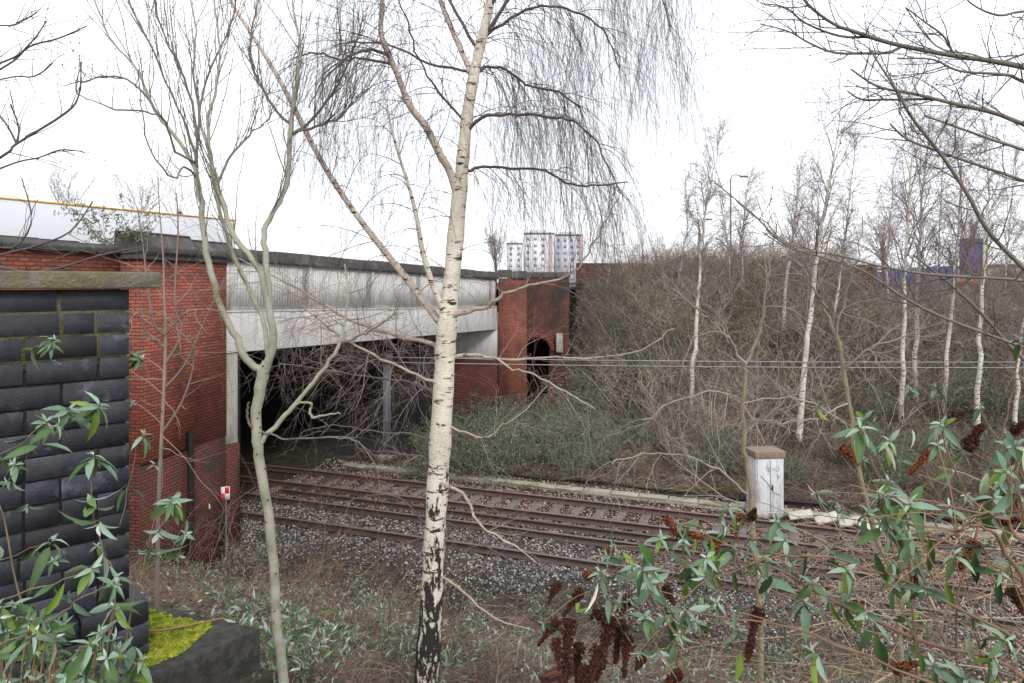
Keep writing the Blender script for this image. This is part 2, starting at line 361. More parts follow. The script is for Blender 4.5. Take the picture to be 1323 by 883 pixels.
# cable trough: pale lids in line, then tilted loose ones
AXT = np.array([[TD[0], TD[1], 0], [TN[0], TN[1], 0], [0, 0, 1]])
t_ = thing('cable_trough', tp(-2, 22.35, -6.9), 'long line of pale concrete trough lids along the far side of the tracks', 'cable trough')
b = B(); b.box(tp(-2, 22.35, -6.92), (26, .34, .16), AXT); b.build('trough_body', M['trough'], t_)
for tt in np.arange(-14.5, 10.8, .92):
    b = B(); sh = random.uniform(-.03, .03)
    a = random.uniform(-.03, .03); ax = AXT.copy(); ax[0] = [TD[0], TD[1], a]; 
    b.box(tp(tt, 22.35+sh, -6.82+random.uniform(-.01, .01)), (.88, .36, .05), ax); b.build('lid', M['trough'], t_, bevel=.008)
b = B()
pts = np.array([tp(tt, 23.0+.12*math.sin(tt*.9)+(.5*ss(tt, 1, 3)-.6*ss(tt, 3, 6)), -6.76+.03*math.sin(tt*2)) for tt in np.linspace(-9, 9.5, 40)])
b.tubes(pts, .045, 6); b.tubes(pts+np.array([.03, .1, -.03]), .035, 6)
tag(b.build('cable_bundle', M['black'], smooth=True, origin=pts[0]), 'black cable bundle snaking over the earth behind the pale trough lids', 'cable')
for i, (u, v, rz, tilt) in enumerate([(1034, 672, .2, .18), (1068, 674, .35, .30), (1100, 676, .1, .22), (1122, 676, -.3, -.2)]):
    p = at(u, v, 20.2-.3*i); p[2] = -6.74
    c, s = math.cos(rz-.35), math.sin(rz-.35)
    ax = np.array([[c, s, tilt], [-s*.9, c*.9, .22], [0, -.25, 1]]); ax /= np.linalg.norm(ax, axis=1, keepdims=True)
    b = B(); b.box(p, (.66, .36, .055), ax)
    tag(b.build('concrete_lid', M['slab'], origin=p-np.array([0, 0, .1]), bevel=.01),
        ['tilted pale concrete lid nearest the white cabinet', 'pale concrete lid propped steeply, second from the white cabinet', 'pale concrete lid lying askew, third from the white cabinet', 'last pale concrete lid, farthest from the white cabinet'][i], 'concrete lid', 'loose trough lids beside the track')

# equipment cabinet
cb = at(988, 664, 20.7); cb[2] = -6.85
A_ = .12; ax = np.array([[math.cos(A_), math.sin(A_), 0], [-math.sin(A_), math.cos(A_), 0], [0, 0, 1]])
t_ = thing('equipment_cabinet', cb, 'tall white trackside equipment cabinet with wooden lid and graffiti on its doors', 'cabinet')
def cp(x, y, z): return cb+np.array([x, y, z])@ax
b = B(); b.box(cp(0, 0, .87), (.86, .62, 1.66), ax); b.build('body', M['cab'], t_, bevel=.01)
b = B(); b.box(cp(0, 0, 1.80), (.94, .72, .20), ax); b.build('lid', M['wood'], t_, bevel=.012)
b = B(); b.box(cp(0, .0, .02), (.95, .72, .14), ax); b.build('plinth', M['concdirty'], t_)
for sx in (-1, 1):
    b = B(); b.box(cp(sx*.205, -.325, .90), (.385, .03, 1.5), ax)
    for kk in range(3): b.box(cp(sx*.205-.12+kk*.12, -.342, .90), (.012, .008, 1.46), ax)
    dr = b.build('door', M['cab'], t_, bevel=.004)
    if sx == 1:
        h = B(); h.box(cp(.06, -.36, .85), (.03, .04, .14), ax); h.build('handle', M['black'], dr)
b = B()
for st in ([(-.10, 1.42), (.0, 1.44), (-.09, 1.33), (.02, 1.34)], [(.06, 1.38), (.12, 1.38)], [(.16, 1.40), (.22, 1.45), (.28, 1.38), (.22, 1.30), (.16, 1.38)], [(.22, 1.24), (.24, 1.1), (.3, 1.2)], [(-.3, 1.2), (-.1, 1.0), (.1, .7), (.3, .62)]):
    b.tubes(np.array([cp(x, -.352, z) for x, z in st]), .007, 4)
b.build('graffiti', M['ink'], t_)

# ------------------------------------------------------------ bridge
SP = 17.1
bt = thing('road_bridge', bp(-1.4, 0, -7.3), 'long road bridge with pale concrete side panels and dark coping over the tracks', 'bridge')
def bb_box(b, s0, s1, q0, q1, z0, z1, c=(1, 1, 1)):
    sp = s0 > 0; q0, q1 = min(q0, q1), max(q0, q1)
    V = [bp(s_, q_, z_, sp) for s_ in (s0, s1) for q_ in (q1, q0) for z_ in (z0, z1)]
    b.add(V, [[0, 1, 3, 2], [4, 6, 7, 5], [0, 4, 5, 1], [2, 3, 7, 6], [0, 2, 6, 4], [1, 5, 7, 3]], c)
b = B(); bb_box(b, 0.003, SP, -1.0, -.02, -1.87, -.78); bb_box(b, .003, SP, -.6, .01, -.79, -.745); b.build('fascia_beam', M['conc'], bt, bevel=.01)
k = 0; s = .003
while s < SP-.2:
    e = min(s+3.3, SP)
    b = B(); bb_box(b, s+.01, e-.01, -.5, -.06, -.738, .58)
    pn = b.build('panel', M['conc'], bt)
    f = B(); n_ = 26
    for j in range(n_): 
        w_ = (e-s-.5)/n_; bb_box(f, s+.25+j*w_, s+.25+j*w_+w_*.6, -.07, -.046+random.uniform(-.004, .004), -.62, .47)
    f.build('ribbed_face', M['concrough'], pn)
    f = B(); bb_box(f, s+.02, s+.12, -.06, -.01, -.737, .58); f.build('joint_strip', M['conc'], pn)
    s = e
s = .062
while s < SP-.1:
    e = min(s+1.6, SP); b = B(); bb_box(b, s+.006, e-.006, -.55, .10, .582, .60+.32+random.uniform(-.012, .012)); b.build('coping_stone', M['cope2'], bt, bevel=.03); s = e
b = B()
bb_box(b, .06, SP+1.2, -46, -1.01, -1.15, -.12)  # deck run far back so the opening stays dark
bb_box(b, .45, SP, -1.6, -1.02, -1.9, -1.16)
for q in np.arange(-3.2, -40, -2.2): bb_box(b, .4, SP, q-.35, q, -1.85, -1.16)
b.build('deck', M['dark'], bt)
# near abutment stub and concrete bearing under the beam
b = B(); bb_box(b, .003, .55, -3, -.06, -4.3, -1.88); b.build('bearing_block', M['concdirty'], bt, bevel=.02)
b = B(); bb_box(b, .003, .50, -3, -.03, -7.6, -4.31); b.build('abutment', M['dirty'], bt, uv=True)
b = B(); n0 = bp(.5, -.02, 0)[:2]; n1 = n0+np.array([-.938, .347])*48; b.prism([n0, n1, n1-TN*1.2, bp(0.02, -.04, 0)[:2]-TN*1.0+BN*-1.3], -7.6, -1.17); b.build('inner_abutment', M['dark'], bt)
# near brick pier
b = B(); bb_box(b, -3.1, 0, -3, 0, -4.0, .50); b.build('brick_pier', M['red'], bt, uv=True)
b = B(); bb_box(b, -3.1, -.002, -3, -.06, -7.8, -4.003)
bb_box(b, -1.3, -.003, -3, -.02, -7.8, -4.0); b.build('pier_base', M['dirty'], bt, uv=True)
b = B(); bb_box(b, -3.18, .05, -3.05, .09, .503, .66); b.build('string_course', M['cope2'], bt, bevel=.02)
for (a0, a1, h) in ((-3.2, -1.35, 1.10), (-1.34, .06, 1.03)):
    b = B(); V = []
    prof = [(.13, .662), (.13, .80), (-.12, h), (-.55, h), (-.6, .662)]
    for s_ in (a0, a1): V += [bp(s_, q, z) for q, z in prof]
    n = 5; b.add(V, [[j, (j+1) % n, n+(j+1) % n, n+j] for j in range(n)]); b.T.append(np.array([[0, 1, 2], [0, 2, 3], [0, 3, 4], [5, 7, 6], [5, 8, 7], [5, 9, 8]])+b.n-10)
    b.build('pier_coping', M['cope2'], bt, bevel=.04)
b = B(); b.tubes(np.array([bp(-1.55, .07, z) for z in (-3.6, -5, -6.5, -7.5)]), .07, 8)
for z in (-4.4, -5.6, -6.8): b.tubes(np.array([bp(-1.55, .07, z), bp(-1.55, .07, z+.08)]), .085, 8)
b.build('downpipe', M['black'], bt, smooth=True)
# far abutment, added end wall
fa = bp(SP, 0, 0)[:2]; tdir = -TD
def wallseg(b, p0, p1, th, z0, z1, side=1):
    p0 = np.array(p0[:2]); p1 = np.array(p1[:2]); dd = (p1-p0)/np.linalg.norm(p1-p0); nn = np.array([-dd[1], dd[0]])*side
    b.prism([p0, p1, p1+nn*th, p0+nn*th], z0, z1)
b = B(); wallseg(b, fa+tdir*.05-TN*.02, fa+tdir*44, 1.5, -3.8, -1.5, -1); b.build('far_abutment', M['conc'], bt)
b = B(); wallseg(b, fa+tdir*.03-TN*.12, fa+tdir*44-TN*.12, 1.5, -7.4, -3.803, -1); b.build('far_abutment_brick', M['dirty'], bt, uv=True)
b = B(); m0 = bp(12, -.9, 0)[:2]; m1 = m0+np.array([-.938, .347])*40; b.prism([m0, m1, m1+TN*1.1, m0+TN*1.1], -7.6, -1.91); b.build('intermediate_pier', M['dark'], bt)  # pier wall carried up to the soffit to keep the interior black
b = B(); bb_box(b, .05, SP+8, -46, -45.4, -8, -1.16); b.build('light_stop_wall', M['dark'], bt)  # added wall closing the far end so no daylight gets in
for j, (a, c) in enumerate([(4.5, 2.5), (4.5, 6.5), (4.5, 11.5)]): pass

# near parapet wall, left of the pier
t_ = thing('parapet_wall', bp(-8, -.5, -2), 'red brick parapet wall with grey coping left of the bridge pier', 'wall')
b = B(); p0 = bp(-3.12, -.52, 0)[:2]; p1 = bp(-16, -.52, 0)[:2]
bk = BN*-.5
b.prism([p0, p1, p1+bk, p0+bk], -7.8, [.50, .82, .82, .50] if False else .62); b.build('brickwork', M['red'], t_, uv=True)
s = -3.22
while s > -15.5:
    e = s-.95; b = B(); z0 = .622; hh = .20+.012*(-s-3)
    V = []
    for s_ in (e+.006, s-.006): 
        V += [bp(s_, q, z) for q, z in ((-.44, z0), (-.42, z0+.10), (-.60, z0+hh), (-.95, z0+hh), (-1.1, z0))]
    n = 5; b.add(V, [[j, (j+1) % n, n+(j+1) % n, n+j] for j in range(n)]); b.T.append(np.array([[0, 1, 2], [0, 2, 3], [0, 3, 4], [5, 7, 6], [5, 8, 7], [5, 9, 8]])+b.n-10)
    b.build('coping_stone', M['cope2'], t_, bevel=.02); s = e
# road behind the parapets
b = B(); b.prism([bp(-60, -1.1, 0)[:2], bp(0, -1.1, 0)[:2], bp(0, -24, 0)[:2], bp(-60, -60, 0)[:2]], -.115, -.03)
b.prism([bp(.05, -1.15, 0, True)[:2], bp(80, -1.3, 0)[:2], bp(80, -26, 0)[:2], bp(.05, -26, 0, True)[:2]], -.117, -.038)
tag(b.build('road', M['tarmac']), kind='structure')

# far brick wall with its arch
t_ = thing('arched_brick_wall', (1.0, 34.5, -7), 'sooty red brick wall with a dark arch at the far end of the bridge', 'wall')
x0, x1, yf = .72, 2.85, 34.7
b = B(); b.prism([(-.66, 33.95), (.72, 33.95), (.72, 35.6), (-.66, 35.6)], -7.4, .20); b.build('pilaster', M['redfar'], t_, uv=True)
b = B()
cxa, rad, spz, zb = 1.24, .66, -3.42, -7.6
N_ = 18; V = []; 
xsA = np.concatenate([[x0+.003], cxa+rad*np.cos(np.linspace(math.pi, 0, N_)), [x1]])
zs = np.concatenate([[zb], spz+rad*np.sin(np.linspace(math.pi, 0, N_)), [zb]])
V = []; q = []
for k, (xx, zz) in enumerate(zip(xsA, zs)): V += [(xx, yf, zz if 0 < k < len(xsA)-1 else spz), (xx, yf, .20)]
for k in range(len(xsA)-1):
    q.append([2*k, 2*k+2, 2*k+3, 2*k+1])
b.add(V, q)
for xx in (cxa-rad, cxa+rad): pass
b.add([(x0, yf, zb), (cxa-rad, yf, zb), (cxa-rad, yf, spz), (x0, yf, spz)], [[0, 1, 2, 3]])
b.add([(cxa+rad, yf, zb), (x1, yf, zb), (x1, yf, spz), (cxa+rad, yf, spz)], [[0, 1, 2, 3]])
V = []; q = []                                              # arch soffit
for k in range(N_):
    a = math.pi*(1-k/(N_-1)); V += [(cxa+rad*math.cos(a), yf, spz+rad*math.sin(a)), (cxa+rad*math.cos(a), yf+4, spz+rad*math.sin(a))]
for k in range(N_-1): q.append([2*k, 2*k+2, 2*k+3, 2*k+1])
b.add(V, q)
b.prism([(cxa-rad-.3, yf+.2), (cxa-rad, yf+.2), (cxa-rad, yf+4), (cxa-rad-.3, yf+4)], zb, spz)
b.prism([(cxa+rad, yf+.2), (cxa+rad+.3, yf+.2), (cxa+rad+.3, yf+4), (cxa+rad, yf+4)], zb, spz)
b.prism([(x0, yf+4), (x1, yf+4), (x1, yf+4.4), (x0, yf+4.4)], zb, .18)
b.build('brickwork', M['sootbrick'], t_, uv=True)
b = B()                                                      # ring of voussoirs
for k in range(22):
    a = math.pi*(k+.5)/22; c, s_ = math.cos(a), math.sin(a)
    ax = np.array([[c, 0, s_], [-s_, 0, c], [0, 1, 0]]); b.box((cxa+(rad+.12)*c, yf-.03, spz+(rad+.12)*s_), (.23, .09, .1), ax)
b.build('arch_ring', M['redfar'], t_, uv=True)
b = B(); b.box((2.35, yf-.1, -3.0), (.34, .5, .95)); b.build('buttress_cap', M['concdirty'], t_, bevel=.05)
for k, xx in enumerate(np.arange(-.7, 2.8, .72)):
    yy = 33.85 if k < 2 else yf-.05
    b = B(); b.box((xx+.36, yy+.3, .36+.06*(k == 0)), (.70, .65, .31+.08*(k < 2))); b.build('coping_stone', M['cope2'], t_, bevel=.05)

# long brick wall on the skyline of the far bank
b = B(); b.prism([(5.4, 58.5), (33, 63), (33, 63.3), (5.4, 58.8)], -2, 1.62)
tag(b.build('boundary_wall', M['dirty'], uv=True, origin=(18, 60, -2)), 'long low brown brick wall along the top of the far bank', 'wall')

b = B(); b.prism([bp(3, -.6, 0)[:2]+TN*6.3, bp(SP, -.3, 0)[:2], bp(SP, -.3, 0)[:2]-TD*42, bp(3, -.6, 0)[:2]+TN*6.3-TD*42], -7.2, -6.70)  # near-black sheet paints shade on the ground below the deck
tag(b.build('shade_floor', M['dark']), kind='structure')
# signs on the abutment
t_ = thing('quartered_sign', at(290, 650, 18.2), 'small red and white quartered sign board on the bridge abutment', 'sign')
AB = np.array([[.97, .24, 0], [-.24, .97, 0], [0, 0, 1]]); sc = at(290.5, 638, 18.1)
b = B(); b.box(sc+np.array([0, .03, 0]), (.22, .02, .34), AB); b.build('board', M['signwhite'], t_)
b = B(); b.box(sc+AB[0]*.052+AB[2]*.08+AB[1]*.012, (.10, .012, .155), AB); b.box(sc-AB[0]*.052-AB[2]*.08+AB[1]*.012, (.10, .012, .155), AB)
b.build('red_quarter', M['signred'], t_)
b = B(); b.tubes(np.array([sc+[0, .07, .2], [sc[0], sc[1]+.07, -7.4]]), .025, 6); b.build('post', M['steel'], t_)
sc = at(265, 656, 17.6)
t_ = thing('number_plate_sign', sc, 'small blank white plate on a stake at the foot of the brick pier', 'sign')
ax = np.array([[.93, .2, .3], [-.2, .97, 0], [-.3, 0, .93]]); b = B(); b.box(sc, (.24, .02, .14), ax); b.build('plate', M['signwhite'], t_)
b = B(); b.tubes(np.array([sc+[0, .04, .05], [sc[0]-.05, sc[1]+.04, -7.4]]), .02, 5); b.build('stake', M['steel'], t_)

# steel post under the bridge and the two cables it carries
pb = at(500, 588, 27.4); pb[2] = -6.9
t_ = thing('steel_post', pb, 'grey steel post standing at the mouth of the bridge', 'post')
b = B(); b.box(pb+[0, 0, 2.1], (.22, .05, 4.2)); b.box(pb+[-.11, .0, 2.1], (.04, .22, 4.198)); b.box(pb+[.11, 0, 2.1], (.04, .22, 4.198)); b.build('column', M['steel'], t_)
b = B(); b.box(pb+[0, 0, .05], (.6, .6, .2)); b.build('base', M['concdirty'], t_)
b = B(); b.box(pb+[0, -.18, 3.95], (.5, .08, .3)); b.build('bracket', M['steel'], t_)
for j, (dz, lab) in enumerate(((3.98, 'upper of the two cables strung across the cutting'), (3.78, 'lower of the two cables strung across the cutting'))):
    xs_ = np.linspace(0, 1, 30); e = np.array([27., 24.5, -2.75-.2*j]); s_ = pb+np.array([0, -.2, dz])
    P = s_+(e-s_)*xs_[:, None]; P[:, 2] -= 4*.12*xs_*(1-xs_)
    L_ = bp(3.5, -14, -2.3-.2*j); Q_ = s_+(L_-s_)*np.linspace(1, 0, 8)[:-1, None]
    b = B(); b.tubes(np.concatenate([Q_, P]), .017, 5)
    tag(b.build('overhead_cable', M['cable'], smooth=True, origin=s_), lab, 'cable', 'cables across the cutting')

# white trailer on the road
f0 = at(0, 257, 21.5); f1 = at(303, 286, 29.3); f0[2] = 0; f1[2] = 0
e = (f1-f0)/np.linalg.norm(f1-f0); nn = np.array([e[1], -e[0], 0]); ctr = f1-e*8+(-nn)*1.25
t_ = thing('lorry_trailer', (ctr[0], ctr[1], -.03), 'long white lorry trailer with yellow top rail behind the parapet', 'lorry')
ax = np.array([e, nn, [0, 0, 1]])
b = B(); b.box(ctr+[0, 0, 1.72], (16, 2.5, 1.75), ax); b.build('body', M['white'], t_, bevel=.03)
b = B(); b.box(ctr+[0, 0, 2.61], (16.04, 2.56, .055), ax); b.box(ctr+e*8.01+nn*1.24+[0, 0, 2.1], (.05, .06, .95), ax); b.build('top_rail', M['yellow'], t_)
b = B(); b.box(ctr+[0, 0, .75], (15.6, .9, .2), ax); b.build('chassis', M['black'], t_)
for s_ in (-6.2, -5.0, -3.8, 5.5):
    for q_ in (-1.05, 1.05):
        b = B(); c_ = ctr+e*s_+nn*q_; b.tubes(np.array([c_-nn*.15+[0, 0, .48], c_+nn*.15+[0, 0, .48]]), .5, 16)
        for sg in (-1, 1): b.tubes(np.array([c_+nn*.15*sg+[0, 0, .48], c_+nn*.16*sg+[0, 0, .48]]), [[.5, .02]], 16)
        b.build('wheel', M['black'], t_)

# ------------------------------------------------------------ distant buildings
def tower(u0, u1, vt, Y, m1, label, floors=15, strip=None, vb=372):
    p0 = at(u0, vt, Y); p1 = at(u1, vt, Y); wd = p1[0]-p0[0]; zt = p0[2]; zb_ = -3
    t_ = thing('tower_block', ((p0[0]+p1[0])/2, Y, zb_), label, 'tower block', 'distant tower blocks')
    b = B(); b.prism([(p0[0], Y), (p1[0], Y), (p1[0], Y+16), (p0[0], Y+16)], zb_, zt); b.build('wall', m1, t_)
    b = B(); b.prism([(p0[0]+wd*.2, Y+3), (p1[0]-wd*.25, Y+3), (p1[0]-wd*.25, Y+12), (p0[0]+wd*.2, Y+12)], zt, zt+1.6); b.build('roof_house', M['render2'], t_)
    b = B(); b.prism([(p0[0]-.2, Y-.25), (p1[0]+.2, Y-.25), (p1[0]+.2, Y+.4), (p0[0]-.2, Y+.4)], zt-.25, zt+.35); b.build('parapet', M['glass'], t_)
    nx_ = max(2, int(wd/2.6)); dz = 2.75; z = zt-2.2; cnt = 0
    while z > -1.0 and cnt < 96:
        for k in range(nx_):
            if cnt >= 96: break
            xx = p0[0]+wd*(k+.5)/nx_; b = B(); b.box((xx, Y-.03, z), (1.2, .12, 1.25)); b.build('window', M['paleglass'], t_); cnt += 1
        z -= dz
    if strip:
        for sx in strip:
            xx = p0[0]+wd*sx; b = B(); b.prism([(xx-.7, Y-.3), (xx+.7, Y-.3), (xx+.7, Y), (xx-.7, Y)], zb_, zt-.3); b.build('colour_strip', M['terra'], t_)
tower(677, 716, 302, 290, M['render'], 'white tower block with a terracotta strip and rows of square windows', strip=[.88])
tower(717, 752, 304, 300, M['render2'], 'lilac grey tower block just right of the white one', strip=[.97])
tower(655, 675, 315, 330, M['render'], 'lower pale tower block left of the white tower', 12)

t_ = thing('blue_hoarding', at(1165, 350, 66)*[1, 1, 0], 'long bright blue site hoarding with posts beyond the far bank', 'fence')
a0 = at(1092, 346, 66); a1 = at(1238, 346, 68)
b = B(); b.prism([a0[:2], a1[:2], a1[:2]+[0, .1], a0[:2]+[0, .1]], -1.2, 1.35); b.build('panel', M['bluepaint'], t_)
for k in range(14):
    p = a0+(a1-a0)*(k+.5)/14; b = B(); b.box((p[0], p[1]-.1, .1), (.1, .12, 2.65)); b.build('post', M['navy'], t_)
for k in range(7):
    p = a0+(a1-a0)*(k*.6+1)/14; b = B(); b.box((p[0], p[1]-.07, 1.05), (.5, .03, .16)); b.build('notice', M['signwhite'], t_)
p = at(1262, 360, 62)
t_ = thing('totem_sign', (p[0], 62, -.8), 'tall dark navy sign tower with lime squares above the right hand bushes', 'sign')
b = B(); b.box((p[0]-.3, 62, 1.5), (2.2, .5, 4.8)); b.build('panel', M['navy'], t_)
for k in range(4):
    b = B(); b.box((p[0]+.55, 61.72, 3.0-k*.85), (.45, .05, .62)); b.build('lime_square', M['lime'], t_)
for k, (u, lab) in enumerate(((1243, 'orange barrier left of the navy sign tower'), (1256, 'orange barrier in front of the navy sign tower'), (1268, 'orange barrier under the lime squares of the navy sign'), (1279, 'orange barrier right of the navy sign tower'))):
    p = at(u, 366, 60); t_ = thing('barrier', (p[0], 60, -.9), lab, 'barrier', 'orange road barriers')
    b = B(); b.box((p[0], 60, .05), (.78, .1, .5)); b.build('board', M['orange'], t_)
    b = B(); b.box((p[0]-.3, 60, -.5), (.07, .3, .62)); b.box((p[0]+.3, 60, -.5), (.07, .3, .62)); b.build('foot', M['black'], t_)
p0, p1 = at(1288, 345, 120), at(1420, 345, 120)
t_ = thing('warehouse', ((p0[0]+p1[0])/2, 125, -1), 'low pale grey warehouse at the right edge beyond the bank', 'building')
b = B(); b.prism([(p0[0], 120), (p1[0], 120), (p1[0], 140), (p0[0], 140)], -1.5, 2.6); b.build('wall', M['render'], t_)
b = B(); b.prism([(p0[0]-.3, 119.7), (p1[0], 119.7), (p1[0], 140), (p0[0]-.3, 140)], 2.601, 3.1); b.build('roof', M['steel'], t_)
for k in range(5): b = B(); b.box((p0[0]+2+k*3.2, 119.95, .9), (2, .14, 1.2)); b.build('window', M['glass'], t_)

def lamp(u, vt, Y, label):
    p = at(u, vt, Y); z0 = gz(p[0], Y)
    t_ = thing('street_lamp', (p[0], Y, z0), label, 'street lamp', 'street lamps beyond the bank')
    b = B(); b.tubes(np.array([[p[0], Y, z0], [p[0], Y, z0+3], [p[0], Y, p[2]-.4]]), [[.10, .08, .06]], 8); b.build('pole', M['steel'], t_, smooth=True)
    b = B(); b.tubes(np.array([[p[0], Y, p[2]-.4], [p[0]+.1, Y, p[2]-.1], [p[0]+.4, Y, p[2]], [p[0]+.9, Y, p[2]-.1]]), .05, 6); b.build('arm', M['steel'], t_, smooth=True)
    b = B(); b.box((p[0]+1.1, Y, p[2]-.15), (.7, .25, .14)); b.build('lamp_head', M['steel'], t_, bevel=.04)
lamp(944, 226, 58, 'tall grey street lamp with hooked arm above the left of the far bank')
lamp(903, 282, 75, 'shorter grey street lamp just left of the tall hooked one')

# ------------------------------------------------------------ plants: growth tools
def nrm(a): return a/(np.linalg.norm(a, axis=-1, keepdims=True)+1e-9)
def path(pts, n=None):                    # smooth a hand laid polyline (N,3)
    P = np.asarray(pts, float); t = np.arange(len(P)); m = n or (len(P)-1)*4+1
    tt = np.linspace(0, len(P)-1, m); out = np.empty((m, P.shape[1]))
    for i, x in enumerate(tt):
        k = min(int(x), len(P)-2); f = x-k
        p0 = P[max(k-1, 0)]; p1 = P[k]; p2 = P[k+1]; p3 = P[min(k+2, len(P)-1)]
        out[i] = .5*((2*p1)+(-p0+p2)*f+(2*p0-5*p1+4*p2-p3)*f*f+(-p0+3*p1-3*p2+p3)*f**3)
    return out
def pxpath(pp, Y, ws=1.):     # pp: [(u,v,widthpx)] at depth Y (scalar or per point)
    pp = [tuple(q) for q in pp]; Ys = np.broadcast_to(Y, len(pp)) if np.ndim(Y) == 0 else np.asarray(Y)
    A = np.array([[*at(q[0], q[1], y), (ws*q[2]/F*y/2 if len(q) > 2 else 0)] for q, y in zip(pp, Ys)])
    S = path(A); return S[:, :3], np.maximum(S[:, 3], .0008)
def grow(Pp, Rp, n, t0, t1, ang, length, npts, grav=0., wig=.25, rf=.5, rmin=.001, up=0., lenvar=.4, lend=0., rtip=.35, pull=None, rmaxf=2.6):
    Pp = np.asarray(Pp); Rp = np.asarray(Rp)
    if Pp.ndim == 2: Pp = Pp[None]; Rp = Rp[None]
    M_, N_, _ = Pp.shape; K = M_*n
    tt = t0+(t1-t0)*((np.arange(n)[None]+rng.random((M_, n)))/n); x = tt*(N_-1)
    i0 = np.minimum(x.astype(int), N_-2); f = (x-i0)[..., None]; m = np.arange(M_)[:, None]
    pos = Pp[m, i0]*(1-f)+Pp[m, i0+1]*f; r = (Rp[m, i0]*(1-f[..., 0])+Rp[m, i0+1]*f[..., 0])
    T = nrm(Pp[m, i0+1]-Pp[m, i0]); rv = nrm(rng.normal(size=(M_, n, 3))); pr = nrm(rv-(rv*T).sum(-1, keepdims=True)*T)
    a = ang*(1+.3*rng.normal(size=(M_, n, 1))); D = nrm(T*np.cos(a)+pr*np.sin(a)+np.array([0, 0, up]))
    if pull is not None: D = nrm(D+np.asarray(pull))
    pos = pos.reshape(K, 3); D = D.reshape(K, 3); r = r.reshape(K); tt = tt.reshape(K)
    L = length*(1+lenvar*(rng.random(K)*2-1))*(1-lend*tt); st = (L/(npts-1))[:, None]
    out = np.empty((K, npts, 3)); out[:, 0] = pos
    for j in range(1, npts):
        D = nrm(D+rng.normal(size=(K, 3))*wig+np.array([0, 0, -grav])); out[:, j] = out[:, j-1]+D*st
    r0 = np.clip(r*rf, rmin, rmin*rmaxf); RR = r0[:, None]*np.linspace(1, rtip, npts)[None]; RR = np.maximum(RR, rmin*.8)
    return out, RR
def snap(P, hosts):                       # start a branch on the nearest point of the wood that carries it
    H_ = np.concatenate(hosts); k = np.argmin(((H_-P[0])**2).sum(1)); dlt = H_[k]-P[0]
    wgt = np.clip(1-np.linspace(0, 1, len(P))/.55, 0, 1)[:, None]; return P+dlt*wgt
leafT = np.array([[0, 0, 0], [.20, .34, .05], [.20, -.34, .05], [.20, 0, -.01], [.48, .5, .06], [.48, -.5, .06], [.48, 0, -.02], [.78, .33, .02], [.78, -.33, .02], [.78, 0, -.03], [1, 0, -.05]])
leafQ = np.array([[1, 3, 6, 4], [3, 2, 5, 6], [4, 6, 9, 7], [6, 5, 8, 9]]); leafTri = np.array([[0, 3, 1], [0, 2, 3], [7, 9, 10], [9, 8, 10]])
def leaves(b, P, D, Nn, L, Wd, cols, curl=.2, simple=False):
    P = np.asarray(P); M_ = len(P)
    if M_ == 0: return
    D = nrm(D); S = nrm(np.cross(Nn, D)); U = np.cross(D, S); L = np.broadcast_to(L, M_); Wd = np.broadcast_to(Wd, M_)
    T = np.array([[0, 0, 0], [.45, .5, 0], [.45, -.5, 0], [1, 0, -.1]]) if simple else leafT
    cv = np.broadcast_to(curl, M_)
    x = T[None, :, 0]*L[:, None]; y = T[None, :, 1]*Wd[:, None]; z = T[None, :, 2]*L[:, None]-cv[:, None]*L[:, None]*T[None, :, 0]**2
    V = P[:, None]+D[:, None]*x[..., None]+S[:, None]*y[..., None]+U[:, None]*z[..., None]
    k = len(T); off = np.arange(M_)[:, None, None]*k; c = np.repeat(cols, k, 0) if np.ndim(cols) == 2 else cols
    if simple: b.add(V.reshape(-1, 3), (np.array([[0, 2, 3, 1]])[None]+off).reshape(-1, 4), c)
    else:
        n0 = b.n; b.add(V.reshape(-1, 3), (leafQ[None]+off).reshape(-1, 4), c); b.T.append((leafTri[None]+off).reshape(-1, 3)+n0)
SILV = np.array([.38, .45, .38]); GRN = np.array([.07, .125, .04]); LIME = np.array([.16, .23, .035]); DKG = np.array([.025, .06, .02]); TEAL = np.array([.13, .20, .135])
def whorl(b, p, axis, L=.08, n=9, droop=.6):
    L = L*.86*rng.uniform(.8, 1.15); n = int(rng.integers(6, 11))
    axis = nrm(np.asarray(axis, float)); rv = nrm(np.cross(axis, rng.normal(size=3))); r2 = np.cross(axis, rv)
    for k in range(n):
        f = k/(n-1); th = k*1.57+rng.normal()*.25+.4*(k//2); rad = rv*math.cos(th)+r2*math.sin(th)
        a = .35+1.15*(f**.8)+rng.normal()*.28; D = nrm(axis*math.cos(a)+rad*math.sin(a)+np.array([0, 0, -droop*f]))
        l = L*(.30+.80*f)*rng.uniform(.75, 1.2)
        c = SILV*max(0, 1-1.3*f)+(TEAL if rng.random() < .5 else GRN)*min(1, 1.3*f)
        if f > .6 and rng.random() < .12: c = LIME
        c = c*rng.uniform(.8, 1.2)
        leaves(b, [np.asarray(p)-axis*L*.25*f], D[None], nrm(axis+rng.normal(size=3)*.2)[None], l, l*rng.uniform(.27, .40), np.array([c]), curl=rng.uniform(.1, .95))
